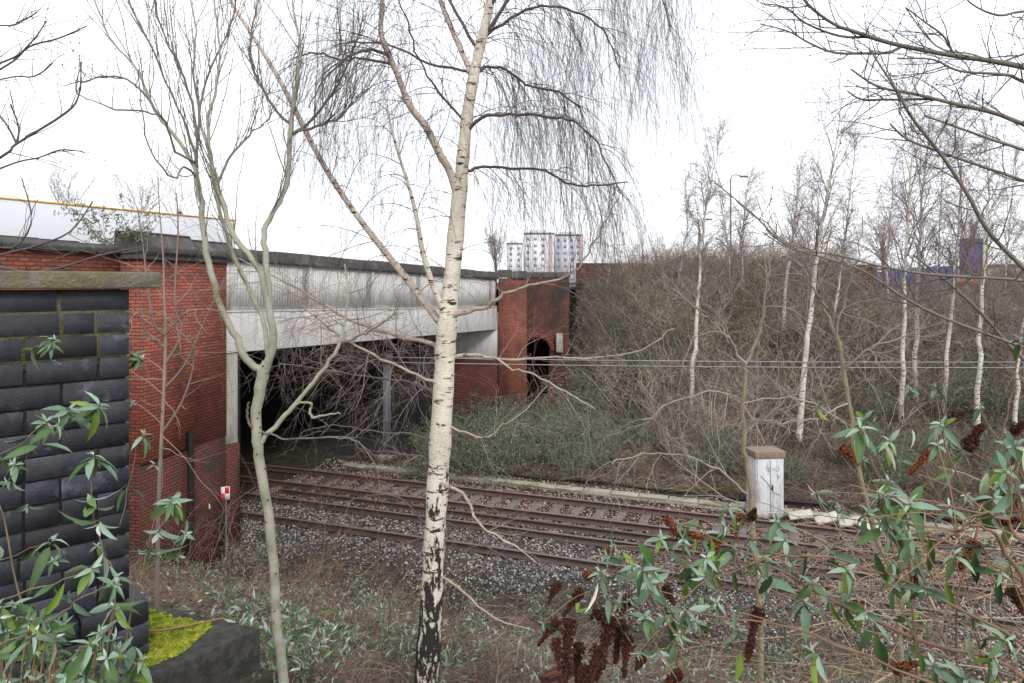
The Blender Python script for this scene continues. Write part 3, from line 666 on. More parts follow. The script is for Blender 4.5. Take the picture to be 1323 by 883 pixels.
def seedhead(p, D, L, rad, parent, tint=(1, 1, 1)):
    b = B(); D = nrm(np.asarray(D, float)); n = int(330*min(2.2, L/.12)); t = rng.random(n)**.9; th = rng.random(n)*6.28
    sag = np.array([0, 0, -1.])*.35
    rv = nrm(np.cross(D, [.3, .5, .8])); r2 = np.cross(D, rv)
    ax_ = p+D*(t*L)[:, None]+sag*(t*t*L*.5)[:, None]
    rr = rad*(1-.75*t**1.5)*(.55+.5*rng.random(n))*(.8+.25*np.sin(t*L/.014))
    P = ax_+(rv*np.cos(th)[:, None]+r2*np.sin(th)[:, None])*rr[:, None]
    cc = np.asarray(tint)*rng.uniform(.5, 1.9, (n, 1))*np.ones(3)
    scatter_solid(b, P, rng.uniform(.0026, .005, n), cc, jit=.5, flat=1)
    tt = np.linspace(0, 1, 7); b.tubes(p+D*(tt*L)[:, None]+sag*(tt*tt*L*.5)[:, None], rad*.55*(1-.7*tt), 6, c=(.6, .6, .6))
    b.build('seed_head', M['seed'], parent)
def buds(b, P, r, step=3):
    P = np.asarray(P).reshape(-1, 3)[::step]
    scatter_solid(b, P, np.full(len(P), r), np.ones((len(P), 3)), jit=.2, flat=1.3)

# ------------------------------------------------------------ foreground silver birch
by = 5.5; base = at(548, 1000, by); base[2] = gz(base[0], by)-.1
bt_ = thing('birch_tree', base, 'large silver birch with flaking black and cream bark in the middle foreground', 'tree')
TR = [(546, 1000, 42), (551, 883, 34), (557, 790, 32), (562, 690, 29), (567, 600, 29), (573, 500, 28), (576, 440, 28), (582, 380, 24), (591, 280, 22), (598, 205, 18), (605, 140, 16), (618, 70, 14), (636, -10, 11), (652, -120, 8), (662, -260, 5), (668, -380, 2.5)]
tP, tR = pxpath(TR, by)
tR = .95*tR*(1+.05*np.sin(np.arange(len(tR))*2.3)+.03*rng.normal(size=len(tR)))
b = B(); b.tubes(tP, tR, 20)
limbs_w = [([(592, 250, 13), (580, 213, 12), (569, 196, 12), (550, 160, 11), (529, 134, 10), (515, 100, 9), (503, 72, 9), (492, 43, 8), (494, 0, 7), (488, -60, 5), (476, -150, 3)], (5.5, 5.0)),
 ([(578, 420, 13), (568, 410, 12), (548, 385, 12), (520, 350, 11), (489, 312, 10), (460, 275, 9), (432, 235, 9), (408, 195, 8), (385, 150, 8), (362, 105, 7), (335, 60, 6), (300, 5, 5), (280, -40, 4), (262, -110, 2.5)], (5.5, 6.3)),
 ([(606, 110, 10), (602, 90, 9), (590, 58, 8), (578, 25, 8), (566, -10, 7), (548, -80, 5), (530, -170, 2.5)], (5.5, 6.0)),
 ([(574, 408, 10), (568, 395, 9), (555, 361, 9), (544, 320, 8), (540, 290, 7), (528, 240, 5), (512, 190, 4), (500, 140, 3)], (5.5, 5.1))]
thick = []
for pp, (y0, y1) in limbs_w:
    P, r = pxpath(pp, np.linspace(y0, y1, len(pp))); P = snap(P, [tP]); thick.append((P, r*.86))
for P, r in (thick[3],): b.tubes(P, r, 10)
b.build('trunk', M['birch'], bt_, smooth=True)
for P, r in thick[:3]: b = B(); b.tubes(P, r, 10); b.build('limb', M['birch2'], bt_, smooth=True)
limbs = [
 ([(576, 408, 9), (600, 402, 8), (625, 396, 7), (645, 382, 6), (670, 374, 5), (700, 366, 4), (740, 352, 3.5), (764, 320, 3), (780, 290, 2.5), (800, 255, 2)], (5.5, 5.0)),
 ([(565, 462, 8), (551, 443, 8), (519, 435, 7), (480, 424, 6), (449, 412, 6), (425, 398, 5), (392, 378, 4), (351, 357, 3), (310, 335, 2)], (5.5, 6.3)),
 ([(562, 500, 6), (531, 484, 5), (490, 463, 4.5), (449, 441, 4), (404, 406, 3), (380, 385, 2)], (5.5, 5.0)),
 ([(568, 530, 6), (552, 508, 5), (520, 494, 4), (470, 486, 3), (420, 478, 2.5), (360, 470, 2)], (5.5, 6.5)),
 ([(580, 470, 7), (612, 461, 6), (637, 465, 5), (670, 466, 4), (720, 463, 3), (770, 462, 2.5), (830, 452, 2), (870, 425, 1.5)], (5.5, 5.9)),
 ([(640, 466, 4), (665, 480, 3.5), (690, 484, 3), (730, 505, 2.5), (770, 530, 2)], (5.6, 5.0)),
 ([(578, 549, 4), (604, 559, 3.5), (629, 567, 3), (649, 549, 2.5), (670, 537, 2), (705, 500, 1.5)], (5.5, 5.2)),
 ([(603, 170, 7), (625, 150, 6), (660, 147, 5), (710, 150, 5), (739, 156, 4), (768, 178, 3.5), (783, 207, 3), (800, 250, 2)], (5.5, 4.9)),
 ([(598, 228, 6), (620, 220, 5), (649, 218, 4.5), (703, 221, 4), (739, 238, 3.5), (776, 240, 3), (812, 235, 2)], (5.5, 6.1)),
 ([(607, 110, 6), (623, 90, 5), (652, 92, 4.5), (681, 109, 4), (721, 120, 3.5), (750, 140, 3)], (5.5, 5.6)),
 ([(618, 60, 7), (650, 10, 6), (700, -50, 5), (760, -80, 4), (810, -70, 3), (850, -20, 2.5), (865, 40, 2)], (5.5, 5.2)),
 ([(630, 10, 6), (670, -60, 6), (730, -130, 5), (800, -140, 4), (860, -100, 3), (900, -40, 2)], (5.5, 4.7)),
 ([(620, 60, 6), (660, 30, 5), (700, 10, 4), (740, 15, 3.5), (780, 40, 3), (800, 90, 2)], (5.5, 5.9)),
 ([(618, 60, 6), (590, 10, 5), (550, -40, 4), (500, -60, 3.5), (450, -50, 3), (410, 0, 2)], (5.5, 6.2)),
 ([(503, 72, 6), (480, 65, 5), (450, 75, 4), (420, 100, 3), (400, 140, 2)], (5.1, 4.8)),
 ([(503, 90, 5), (460, 78, 4), (440, 80, 3.5), (410, 68, 3), (380, 75, 2)], (5.1, 5.6)),
 ([(585, 108, 5), (540, 90, 4), (510, 62, 3.5), (470, 55, 3), (430, 60, 2)], (5.6, 5.9)),
 ([(592, 160, 4), (560, 120, 4), (545, 90, 3), (530, 40, 3), (515, 0, 2), (500, -60, 2)], (5.5, 4.8)),
 ([(573, 626, 5), (602, 639, 5), (620, 677, 4), (664, 706, 3), (700, 730, 2)], (5.5, 4.8)),
 ([(569, 752, 4), (602, 769, 4), (640, 800, 3), (690, 815, 2)], (5.5, 5.0)),
 ([(560, 690, 3), (520, 645, 2.5), (480, 640, 2), (440, 655, 1.5)], (5.5, 5.0)),
 ([(566, 565, 3.5), (530, 556, 3), (480, 558, 2.5), (430, 550, 2), (390, 560, 1.5)], (5.5, 5.1)),
 ([(562, 600, 3), (540, 590, 3), (500, 584, 2), (460, 580, 1.5)], (5.5, 5.6)),
 ([(575, 670, 3), (620, 700, 3), (680, 740, 2), (720, 790, 1.5)], (5.5, 5.9)),
]
Ls = []; b2 = B(); DK = (7, 8, 9, 10, 11, 12, 13, 14, 15, 16, 17, 3, 20, 21, 22, 23)
for pp, (y0, y1) in limbs:
    P, r = pxpath(pp, np.linspace(y0, y1, len(pp))); P = P+rng.normal(size=P.shape)*.006; P = snap(P, [tP]+[q[0] for q in thick]+([Ls[4][0]] if len(Ls) == 5 else [])); r = r*.78; b_ = B(); b_.tubes(P, r, 7); b_.build('limb', M['twig' if len(Ls) in DK else 'limb'], bt_, smooth=True); Ls.append((P, r))
b = B()
def crown(b, P, r, n1, l1, n2, l2, n3, l3, g=.35, mt=.05, ang=.9):
    A, Ar = grow(P, r, n1, mt, 1, ang, l1, 8, g*.5, .13, .45, .0014)
    b.tubes(A, Ar, 4)
    D, Dr = grow(A, Ar, n2, .1, 1, .7, l2, 8, g, .10, .6, .0010); b.tubes(D, Dr, 3)
    if n3:
        E, Er = grow(D, Dr, n3, .1, 1, .5, l3, 5, g, .10, .7, .0007); b.tubes(E, Er, 3)
for k in (7, 8, 9, 10, 11, 12): crown(b, *Ls[k], 20 if k < 9 else 32, .42, 6, .9, 5, .28, .38, .08)
for k in (13, 14, 15, 16, 17): crown(b, *Ls[k], 11, .5, 5, .8, 4, .25, .34)
crown(b, tP[-17:], tR[-17:], 14, .8, 5, .8, 4, .3, .38)
crown(b, tP[28:46], tR[28:46], 16, .5, 4, .6, 4, .25, .25)
crown(b, *thick[0], 34, .55, 6, .8, 4, .25, .32, .2)
crown(b, *thick[2], 14, .6, 5, .7, 4, .25, .35, .2)
crown(b, *thick[1], 32, .6, 5, .6, 3, .22, .28, .15)
crown(b, *thick[3], 12, .4, 4, .5, 4, .22, .28, .3)
b.build('crown', M['twig'], bt_, smooth=True); b = B()
for k in (0, 4, 5, 6): crown(b, *Ls[k], 10, .4, 4, .28, 2, .15, .03, .3, 1.0)
for k in (1, 2, 3): crown(b, *Ls[k], 20, .42, 6, .32, 4, .18, .05, .15, 1.1)
for k in (18, 19, 20, 21, 22, 23): crown(b, *Ls[k], 5, .28, 2, .2, 0, 0, .05, .3, .8)
b.build('crown', M['twig2'], bt_, smooth=True)

# ------------------------------------------------------------ foreground smooth-barked young tree
base = at(372, 1000, 5.0); base[2] = gz(base[0], 5.0)-.1
t_ = thing('sapling_tree', base, 'slender young tree with smooth grey green bark forking left of the birch', 'tree')
stems = [
 ([(375, 1010, 18), (366, 883, 16), (357, 800, 15), (354, 730, 15), (346, 660, 15), (336, 600, 16), (331, 560, 16), (333, 520, 17), (340, 485, 19), (345, 468, 17)], (5, 5)),
 ([(342, 482, 13), (322, 466, 12), (304, 430, 11), (287, 398, 10), (272, 340, 10), (264, 292, 9), (257, 240, 9), (250, 212, 7), (225, 175, 6), (205, 150, 5), (190, 120, 4), (175, 85, 4), (150, 60, 3), (135, 35, 3), (118, -15, 2)], (5, 4.6)),
 ([(343, 470, 8), (343, 448, 8), (339, 415, 7), (327, 390, 7), (307, 341, 7), (293, 305, 6), (278, 248, 6), (270, 200, 5), (258, 150, 4), (250, 90, 3), (252, 40, 3), (243, -20, 2)], (5, 5.2)),
 ([(346, 472, 14), (354, 451, 13), (353, 420, 12), (345, 382, 11), (334, 345, 10), (305, 308, 9), (286, 258, 7), (272, 200, 6), (268, 160, 5), (280, 110, 4), (283, 60, 3), (276, 0, 3), (270, -50, 2)], (5, 4.8)),
 ([(347, 400, 10), (345, 370, 10), (342, 330, 10), (340, 297, 9), (356, 268, 8), (371, 235, 8), (374, 173, 8), (380, 130, 7), (384, 99, 6), (388, 60, 4), (380, 20, 3), (376, -40, 2)], (5, 5.3)),
 ([(336, 578, 8), (352, 556, 8), (371, 536, 8), (389, 514, 7), (421, 474, 6), (439, 443, 6), (446, 415, 4), (450, 380, 3), (446, 340, 2)], (5, 5.2)),
 ([(439, 443, 5), (460, 437, 4), (486, 423, 3.5), (512, 405, 2.5)], (5.2, 5.1)),
 ([(385, 520, 4), (395, 519, 4), (403, 522, 4), (401, 532, 4), (406, 540, 4), (425, 535, 3), (440, 534, 2)], (5.1, 5.0)),
 ([(336, 561, 4), (352, 560, 3), (370, 568, 3), (425, 565, 3), (450, 567, 2.5), (465, 574, 2), (485, 600, 1.5)], (5, 4.8)),
 ([(333, 565, 5), (322, 548, 4), (319, 530, 4), (323, 520, 3)], (5, 4.9)),
 ([(371, 175, 6), (395, 160, 5), (430, 120, 4), (455, 70, 3), (470, 20, 2)], (5.2, 5.1)),
 ([(373, 168, 5), (350, 140, 5), (335, 110, 4), (322, 70, 3), (330, 20, 2.5), (338, -30, 2)], (5.2, 5.3)),
 ([(375, 178, 4), (410, 165, 4), (440, 150, 3), (460, 120, 2)], (5.2, 5.0)),
 ([(252, 215, 5), (252, 160, 4), (238, 100, 4), (215, 50, 3), (200, 5, 2.5), (190, -50, 2)], (4.7, 4.7)),
 ([(252, 215, 4), (225, 200, 4), (212, 160, 3.5), (188, 145, 3), (150, 142, 3), (120, 130, 2), (98, 118, 2), (105, 80, 1.5)], (4.6, 4.2)),
 ([(205, 145, 4), (172, 105, 3.5), (140, 97, 3), (110, 105, 2), (78, 112, 1.5)], (4.6, 4.4)),
 ([(262, 250, 4), (250, 180, 4), (222, 120, 3), (195, 60, 3), (170, 10, 2), (160, -40, 1.5)], (4.8, 5.2)),
 ([(270, 240, 4), (290, 205, 4), (320, 175, 3), (348, 155, 2), (350, 135, 1.5)], (4.9, 5.3)),
 ([(265, 235, 4), (262, 160, 4), (272, 90, 3), (300, 30, 2.5), (305, -30, 2)], (4.9, 5.5)),
 ([(258, 235, 4), (240, 220, 3.5), (226, 232, 3), (195, 195, 2.5), (185, 150, 2), (178, 90, 1.5)], (4.7, 4.3)),
]
SL = []; b = B()
for j, (pp, (y0, y1)) in enumerate(stems):
    P, r = pxpath(pp, np.linspace(y0, y1, len(pp)), .8); P = P+rng.normal(size=P.shape)*.004; P = snap(P, [q[0] for q in SL]) if j else P; SL.append((P, r))
    if j < 6 or j == 7: b.tubes(P, r, 12 if j < 1 else 9)
for q in range(60):                         # old twig scars on the stem
    k = rng.integers(2, len(SL[0][0])-2); th = rng.random()*6.28
    p = SL[0][0][k]+np.array([math.cos(th), math.sin(th), 0])*SL[0][1][k]; p = p+[0, 0, rng.uniform(-.08, .08)]; b.tubes(np.array([p-[0, 0, .007], p, p+[0, 0, .007]]), [[.002, .009, .002]], 6, c=(.30, .22, .14))
b.build('trunk', M['smooth'], t_, smooth=True)
b = B()
for j in range(6, len(SL)):
    if j != 7: b.tubes(SL[j][0], SL[j][1], 6)
for j in (1, 2, 3, 4, 10, 11, 12, 13, 16, 17, 18):
    P, r = SL[j]; A, Ar = grow(P, r, 20, .30, 1, .5, .6, 9, -.10, .08, .5, .0017, up=.5); b.tubes(A, Ar, 4)
    D, Dr = grow(A, Ar, 5, .2, .95, .6, .13, 4, -.2, .12, .6, .0013); b.tubes(D, Dr, 3)
    buds(b, D[:, -1], .0042, 1); buds(b, A[:, 2:], .0034, 2)
for j in (14, 15, 19):
    P, r = SL[j]; A, Ar = grow(P, r, 11, .2, 1, .9, .22, 6, -.35, .12, .6, .0016, up=.2); b.tubes(A, Ar, 4); buds(b, A[:, -1], .0055, 1); buds(b, A[:, 1:], .0036, 2)
for j in (5, 6, 8):
    P, r = SL[j]; A, Ar = grow(P, r, 8, .3, 1, 1.0, .3, 7, 0, .2, .6, .0016); b.tubes(A, Ar, 4); D, Dr = grow(A, Ar, 3, .2, 1, .8, .14, 4, 0, .15, .6, .0012); b.tubes(D, Dr, 3)
b.build('crown', M['greytwig'], t_, smooth=True)

# pinkish sapling by the brick pier, with arching whips
base = at(207, 700, 4.6); base[2] = gz(base[0], 4.6)-.1
t_ = thing('sapling_tree', base, 'thin pinkish brown sapling standing between the dark wall and the brick pier', 'tree')
P, r = pxpath([(200, 1000, 8), (203, 760, 8), (205, 650, 7), (209, 560, 6), (212, 496, 6), (214, 432, 5), (212, 380, 4), (211, 334, 3), (206, 270, 2), (204, 230, 1.5)], 4.6, .72)
b = B(); b.tubes(P, r, 8); b.build('trunk', M['pink'], t_, smooth=True)
b = B()
for pp in ([(214, 434, 4), (200, 420, 3), (192, 380, 3), (185, 320, 2), (178, 270, 1.5)], [(214, 470, 4), (235, 430, 3), (226, 390, 2.5), (230, 300, 2), (228, 250, 1.5)], [(215, 500, 4), (240, 470, 3), (262, 420, 2), (290, 360, 1.5)], [(209, 560, 3), (235, 520, 3), (250, 470, 2), (245, 430, 1.5)],
           [(213, 450, 3), (190, 430, 3), (177, 405, 2), (165, 420, 1.5)], [(214, 432, 3), (240, 405, 3), (262, 400, 2), (285, 402, 1.5)]):
    Q, q = pxpath(pp, np.linspace(4.6, 4.3, len(pp))); b.tubes(Q, q, 5); A, Ar = grow(Q, q, 7, .2, 1, .8, .25, 6, 0, .14, .6, .0013); b.tubes(A, Ar, 3)
A, Ar = grow(P, r, 26, .3, .9, 1.2, .55, 9, .02, .10, .35, .0015); b.tubes(A, Ar, 4); D, Dr = grow(A, Ar, 3, .2, 1, .7, .2, 5, 0, .12, .6, .001); b.tubes(D, Dr, 3)
b.build('crown', M['pink'], t_, smooth=True)

# tree off the right edge
base = np.array([4.3, 4.3, 0.]); base[2] = gz(4.3, 4.3)-.1
t_ = thing('overhanging_tree', base, 'grey budding tree whose boughs reach in from the upper right edge', 'tree')
b = B(); TP = path([base, base+[-.1, 0, 1.6], base+[-.05, .05, 3.0], base+[.1, 0, 4.5], base+[.2, 0, 6]], 24); b.tubes(TP, np.linspace(.13, .04, 24), 14); b.build('trunk', M['smooth'], t_, smooth=True)
rb = [
 ([(1560, 130, 14), (1440, 112, 11), (1323, 87, 7.5), (1274, 78, 6.5), (1219, 70, 6), (1151, 56, 5.5), (1104, 41, 5), (1077, 31, 4), (1043, 5, 3.5), (1020, -30, 2)], 4.2),
 ([(1148, 57, 4), (1135, 66, 4), (1111, 68, 3.5), (1077, 68, 3), (1046, 56, 2.5), (1019, 41, 2), (982, 31, 1.5)], 4.2),
 ([(1104, 41, 3.5), (1075, 43, 3), (1040, 30, 2.5), (1015, 10, 2), (985, 5, 1.5)], 4.2),
 ([(1560, 250, 12), (1420, 200, 8), (1323, 161, 6), (1284, 146, 5.5), (1240, 136, 5), (1179, 121, 4), (1134, 112, 3), (1100, 90, 2)], 4.4),
 ([(1179, 121, 3.5), (1150, 126, 3), (1115, 129, 2.5), (1095, 118, 1.5)], 4.4),
 ([(1560, 200, 10), (1430, 150, 7), (1323, 106, 4.5), (1301, 97, 4), (1240, 92, 3), (1205, 77, 2.5), (1160, 76, 2)], 3.9),
 ([(1560, 520, 13), (1420, 440, 9), (1323, 347, 6), (1277, 299, 5.5), (1250, 251, 5), (1216, 200, 4.5), (1179, 153, 4), (1155, 112, 3), (1124, 65, 2)], 3.8),
 ([(1560, 330, 10), (1420, 270, 6), (1323, 234, 4), (1274, 217, 4), (1216, 197, 3.5), (1172, 180, 3), (1150, 160, 2)], 4.6),
 ([(1560, 290, 8), (1400, 220, 5), (1323, 194, 4), (1274, 178, 3.5), (1213, 156, 2.5), (1195, 150, 2)], 4.0),
 ([(1560, 420, 10), (1420, 380, 6), (1323, 363, 4), (1271, 359, 4), (1205, 355, 3.5), (1140, 345, 3), (1083, 330, 3), (1018, 318, 2.5), (973, 277, 2), (920, 233, 1.5)], 4.5),
 ([(1560, 540, 10), (1420, 480, 6), (1323, 449, 4.5), (1222, 412, 4), (1165, 383, 3.5), (1116, 351, 3), (1060, 332, 2.5), (1014, 318, 2), (985, 300, 1.5)], 4.2),
 ([(1560, 600, 10), (1420, 540, 6), (1323, 465, 5), (1267, 404, 4), (1222, 363, 3), (1180, 330, 2)], 4.7),
 ([(1219, 70, 3), (1212, 45, 2.5), (1190, 25, 2), (1170, 10, 1.5)], 4.2),
 ([(1560, 60, 8), (1420, 10, 5), (1323, 15, 3.5), (1290, 20, 3), (1255, 5, 2), (1235, -20, 2)], 4.0),
 ([(1560, 90, 8), (1420, 40, 5), (1323, 70, 3), (1290, 80, 2.5), (1255, 70, 2), (1210, 60, 2), (1170, 10, 1.5)], 4.8),
]
b = B(); tw = B(); RBP = []
for pp, y in rb:
    ys_ = np.linspace(y+.15, y-.15, len(pp)); P, r = pxpath(pp, ys_)
    if pp[0][0] < 1400: P = snap(P, RBP)
    RBP.append(P); b = B(); b.tubes(P, r, 7); b.build('limb', M['greytwig'], t_, smooth=True)
    big = len(pp) > 6
    A, Ar = grow(P, r, 15 if big else 7, .22 if big else .1, .97, .75, .38, 8, -.03, .13, .6, .0016); tw.tubes(A, Ar, 4); buds(tw, A[:, -1], .005, 1); buds(tw, A[:, 1:], .003, 3)
    D, Dr = grow(A, Ar, 4, .15, .95, .7, .15, 5, -.05, .15, .6, .0011); tw.tubes(D, Dr, 3); buds(tw, D[:, -1], .0036, 1)
tw.build('crown', M['darktwig'], t_, smooth=True)

# tree off the left edge
base = np.array([-4.6, 4.0, 0.]); base[2] = gz(-4.6, 4.0)-.1
t_ = thing('overhanging_tree', base, 'bare tree whose thin boughs reach in from the upper left edge', 'tree')
b = B(); TP = path([base, base+[.1, 0, 2], base+[.0, .05, 3.4], base+[-.1, 0, 4.6]], 20); b.tubes(TP, np.linspace(.09, .03, 20), 12); b.build('trunk', M['darktwig'], t_, smooth=True)
b = B(); tw = B()
for pp, y in (([(-380, 420, 9), (-150, 290, 5), (0, 204, 3.5), (20, 187, 3), (85, 146, 3), (102, 122, 2), (105, 80, 1.5)], 4), ([(-380, 240, 8), (-150, 160, 4), (0, 90, 2.5), (37, 61, 2.5), (75, 50, 2), (112, 34, 1.5)], 4.2),
              ([(-150, 290, 4), (0, 218, 2.5), (50, 204, 2), (78, 194, 2), (106, 196, 1.5)], 4.0), ([(-150, 150, 3), (0, 103, 2), (44, 99, 2), (68, 82, 1.5)], 4.2), ([(-150, 120, 3), (0, 82, 2.5), (40, 55, 2), (60, 27, 1.5)], 4.0),
              ([(-100, 10, 3), (0, 33, 2), (30, 26, 2), (48, 16, 1.5)], 4.1), ([(22, 187, 3), (8, 160, 2), (-10, 140, 2)], 4.0), ([(22, 185, 3), (24, 165, 2), (14, 135, 1.5)], 4.0),
              ([(-150, 380, 5), (0, 330, 3), (40, 320, 3), (90, 300, 2), (120, 260, 1.5)], 4.1), ([(-150, 300, 5), (0, 345, 3), (60, 350, 3), (130, 330, 2.5), (190, 318, 1.5)], 4.0), ([(-100, 240, 4), (0, 320, 2.5), (40, 290, 2), (28, 230, 1.5)], 3.9)):
    P, r = pxpath(pp, y); b = B(); b.tubes(P, r, 6); b.build('limb', M['darktwig'], t_, smooth=True); A, Ar = grow(P, r, 9, .3, .97, .7, .22, 6, 0, .13, .6, .0014); tw.tubes(A, Ar, 3); buds(tw, A[:, -1], .004, 1)
tw.build('crown', M['darktwig'], t_, smooth=True)

# two slim trees standing before the tracks on the right
for (tr, sub, y, lab) in (
 ([(985, 960, 12), (982, 780, 11), (974, 700, 10), (968, 637, 9), (963, 580, 9), (961, 520, 8), (963, 469, 8)],
  [[(963, 472, 6), (944, 441, 5), (920, 416, 4), (895, 395, 3), (872, 372, 2)], [(963, 470, 6), (985, 420, 5), (990, 380, 4), (997, 339, 3), (1003, 290, 2)], [(966, 640, 4), (930, 610, 4), (880, 590, 3), (830, 588, 2.5), (790, 600, 2)], [(966, 655, 3), (935, 640, 2.5), (880, 600, 2), (850, 570, 1.5)],
   [(962, 560, 3), (1000, 530, 3), (1030, 500, 2), (1050, 460, 1.5)], [(962, 520, 3), (925, 505, 3), (870, 520, 2), (830, 545, 1.5)]], 6.6, 'slim greenish tree in front of the white cabinet forking above the tracks'),
 ([(1175, 960, 11), (1155, 780, 10), (1141, 725, 10), (1128, 676, 9), (1112, 615, 9), (1102, 561, 9), (1091, 477, 8), (1075, 420, 7), (1059, 388, 6)],
  [[(1059, 388, 5), (1042, 355, 4), (1018, 318, 3), (990, 290, 2.5), (940, 250, 2)], [(1091, 480, 5), (1120, 455, 4), (1150, 440, 3), (1190, 430, 2)], [(1102, 561, 4), (1070, 530, 4), (1020, 515, 3), (960, 520, 2)], [(1098, 520, 4), (1060, 540, 3), (1010, 545, 2.5), (970, 540, 2)],
   [(1080, 430, 4), (1092, 380, 3), (1110, 330, 2), (1115, 280, 1.5)], [(1065, 400, 4), (1060, 350, 3), (1075, 300, 2)]], 6.9, 'slim leaning olive tree right of the white cabinet')):
    base = at(tr[0][0], tr[0][1], y); base[2] = gz(base[0], y)-.1; t_ = thing('slim_tree', base, lab, 'tree')
    P, r = pxpath(tr, y, .66); P = P+rng.normal(size=P.shape)*.010; b = B(); b.tubes(P, r, 10); b.build('trunk', M['slim'], t_, smooth=True); b = B()
    for pp in sub:
        Q, q = pxpath(pp, np.linspace(y, y-.5, len(pp)), .7); Q = Q+rng.normal(size=Q.shape)*.012; b.tubes(Q, q, 6); A, Ar = grow(Q, q, 12, .15, 1, .8, .5, 8, 0, .17, .55, .0022); b.tubes(A, Ar, 4); D, Dr = grow(A, Ar, 5, .2, 1, .7, .25, 5, 0, .15, .6, .0015); b.tubes(D, Dr, 3)
    b.build('crown', M['pale'], t_, smooth=True)

# ------------------------------------------------------------ birches and other trees on the far bank
def far_birch(pp, Y, label, wpx=8, cr=1., up=True):
    pts = [(u, v, max(wpx*(1-.88*k/(len(pp)-1)), .8)) for k, (u, v) in enumerate(pp)]
    P, r = pxpath([(q[0], q[1], q[2]*.88) for q in pts], Y); z0 = gz(P[0, 0], Y); P[0, 2] = min(P[0, 2], z0-.1); base = P[0].copy(); base[2] = z0
    P = P+rng.normal(size=P.shape)*.025
    t_ = thing('birch_tree', base, label, 'tree', 'silver birches on the far bank')
    b = B(); b.tubes(P, r, 9); b.build('trunk', M['birchfar'], t_, smooth=True)
    b = B(); H_ = P[-1, 2]-P[0, 2]
    A, Ar = grow(P, r, 30, .30, .98, .62, H_*.20*cr, 8, .0, .09, .5, .010, up=.5, lend=.35); b.tubes(A, Ar, 4)
    D, Dr = grow(A, Ar, 9, .15, 1, .6, H_*.085*cr, 6, .06, .12, .6, .006); b.tubes(D, Dr, 3)
    E, Er = grow(D, Dr, 6, .1, 1, .5, H_*.045*cr, 4, .18, .12, .8, .0042); b.tubes(E, Er, 3)
    b.build('crown', M['twigfar'], t_, smooth=True)
FB = [([(893, 505), (897, 450), (903, 380), (908, 300), (918, 240), (930, 175)], 30, 'white birch at the left end of the row, rising from the green scrub', 7, .8),
 ([(1033, 585), (1036, 520), (1045, 430), (1053, 360), (1062, 290), (1075, 215), (1088, 130)], 26, 'thickest white birch of the far bank, standing just right of the white cabinet', 10, .95),
 ([(1009, 480), (1012, 420), (1018, 350), (1026, 290), (1035, 215)], 34, 'grey white birch just left of the thickest one', 7, .9),
 ([(1074, 450), (1080, 390), (1090, 320), (1098, 250), (1106, 180)], 38, 'thin birch just right of the thickest one', 5, .9),
 ([(1165, 560), (1166, 480), (1169, 390), (1172, 300), (1178, 200), (1184, 100)], 27, 'upright white birch, left one of the close pair', 8, .9),
 ([(1184, 555), (1183, 480), (1186, 390), (1189, 300), (1196, 210), (1205, 110)], 29, 'upright white birch, right one of the close pair', 8, .9),
 ([(1219, 550), (1222, 480), (1229, 400), (1236, 320), (1242, 230), (1246, 160)], 28, 'grey white birch midway between the close pair and the spotted one', 7, .9),
 ([(1262, 560), (1265, 480), (1268, 400), (1272, 330), (1277, 250), (1280, 180)], 26, 'white birch with dark spots below the navy sign', 8, .9),
 ([(964, 460), (962, 400), (958, 330), (962, 280), (966, 235)], 42, 'thin pale birch beside the tall street lamp', 5, .9),
 ([(948, 430), (944, 370), (940, 310), (930, 260)], 45, 'very thin birch left of the tall street lamp', 4, .9),
 ([(1312, 570), (1314, 500), (1321, 420), (1335, 340), (1345, 260)], 26, 'slender birch at the right edge of the photo', 7, .9),
 ([(1146, 520), (1150, 440), (1146, 350), (1150, 280), (1156, 210)], 40, 'distant thin birch just left of the close pair', 4, .9),
 ([(1298, 520), (1296, 440), (1300, 350), (1306, 270), (1312, 200)], 40, 'distant thin birch between the spotted birch and the right edge', 4, .9),
 ([(868, 440), (872, 400), (880, 340), (888, 290), (884, 240)], 46, 'faint distant birch above the left scrub', 4, .8),
 ([(1205, 480), (1208, 420), (1212, 340), (1216, 260), (1220, 190)], 44, 'distant thin birch just right of the close pair', 4, .9),
 ([(1056, 440), (1052, 380), (1044, 320), (1046, 260)], 44, 'distant thin birch with crown behind the thickest one', 4, 1.0)]
for pp, Y, lab, wp, cr in FB: far_birch(pp, Y, lab, wp, cr)
# small rounded trees over the road, left
def round_tree(u, vt, Y, wd, lab, m='twigfar', n=16):
    p = at(u, vt, Y); z0 = -.1 if u < 640 else gz(p[0], Y); H_ = p[2]-z0; wm = wd/F*Y
    t_ = thing('bare_tree', (p[0], Y, z0), lab, 'tree', 'bare trees on the skyline')
    P = path([[p[0], Y, z0], [p[0]+.1, Y, z0+H_*.3], [p[0], Y, z0+H_*.6]], 12); r = np.linspace(.03*H_, .018*H_, 12)
    b = B(); b.tubes(P, r, 8); b.build('trunk', M['darktwig'], t_, smooth=True); b = B()
    A, Ar = grow(P, r, n, .45, 1, .55, H_*.5, 8, -.03, .1, .5, .015, up=.5); b.tubes(A, Ar, 4)
    D, Dr = grow(A, Ar, 8, .2, 1, .6, H_*.17, 6, 0, .13, .6, .012, up=.2); b.tubes(D, Dr, 3)
    E, Er = grow(D, Dr, 7, .2, 1, .6, H_*.08, 4, 0, .13, .7, .009, up=.2); b.tubes(E, Er, 3); b.build('crown', M[m], t_, smooth=True)
round_tree(82, 228, 70, 60, 'small round bare tree above the white trailer')
round_tree(182, 222, 90, 70, 'pale bare tree behind the weed on the parapet')
round_tree(232, 212, 95, 60, 'pale bare tree right of the weed on the parapet', n=12)
round_tree(640, 305, 90, 60, 'small bare tree above the far end of the bridge coping')
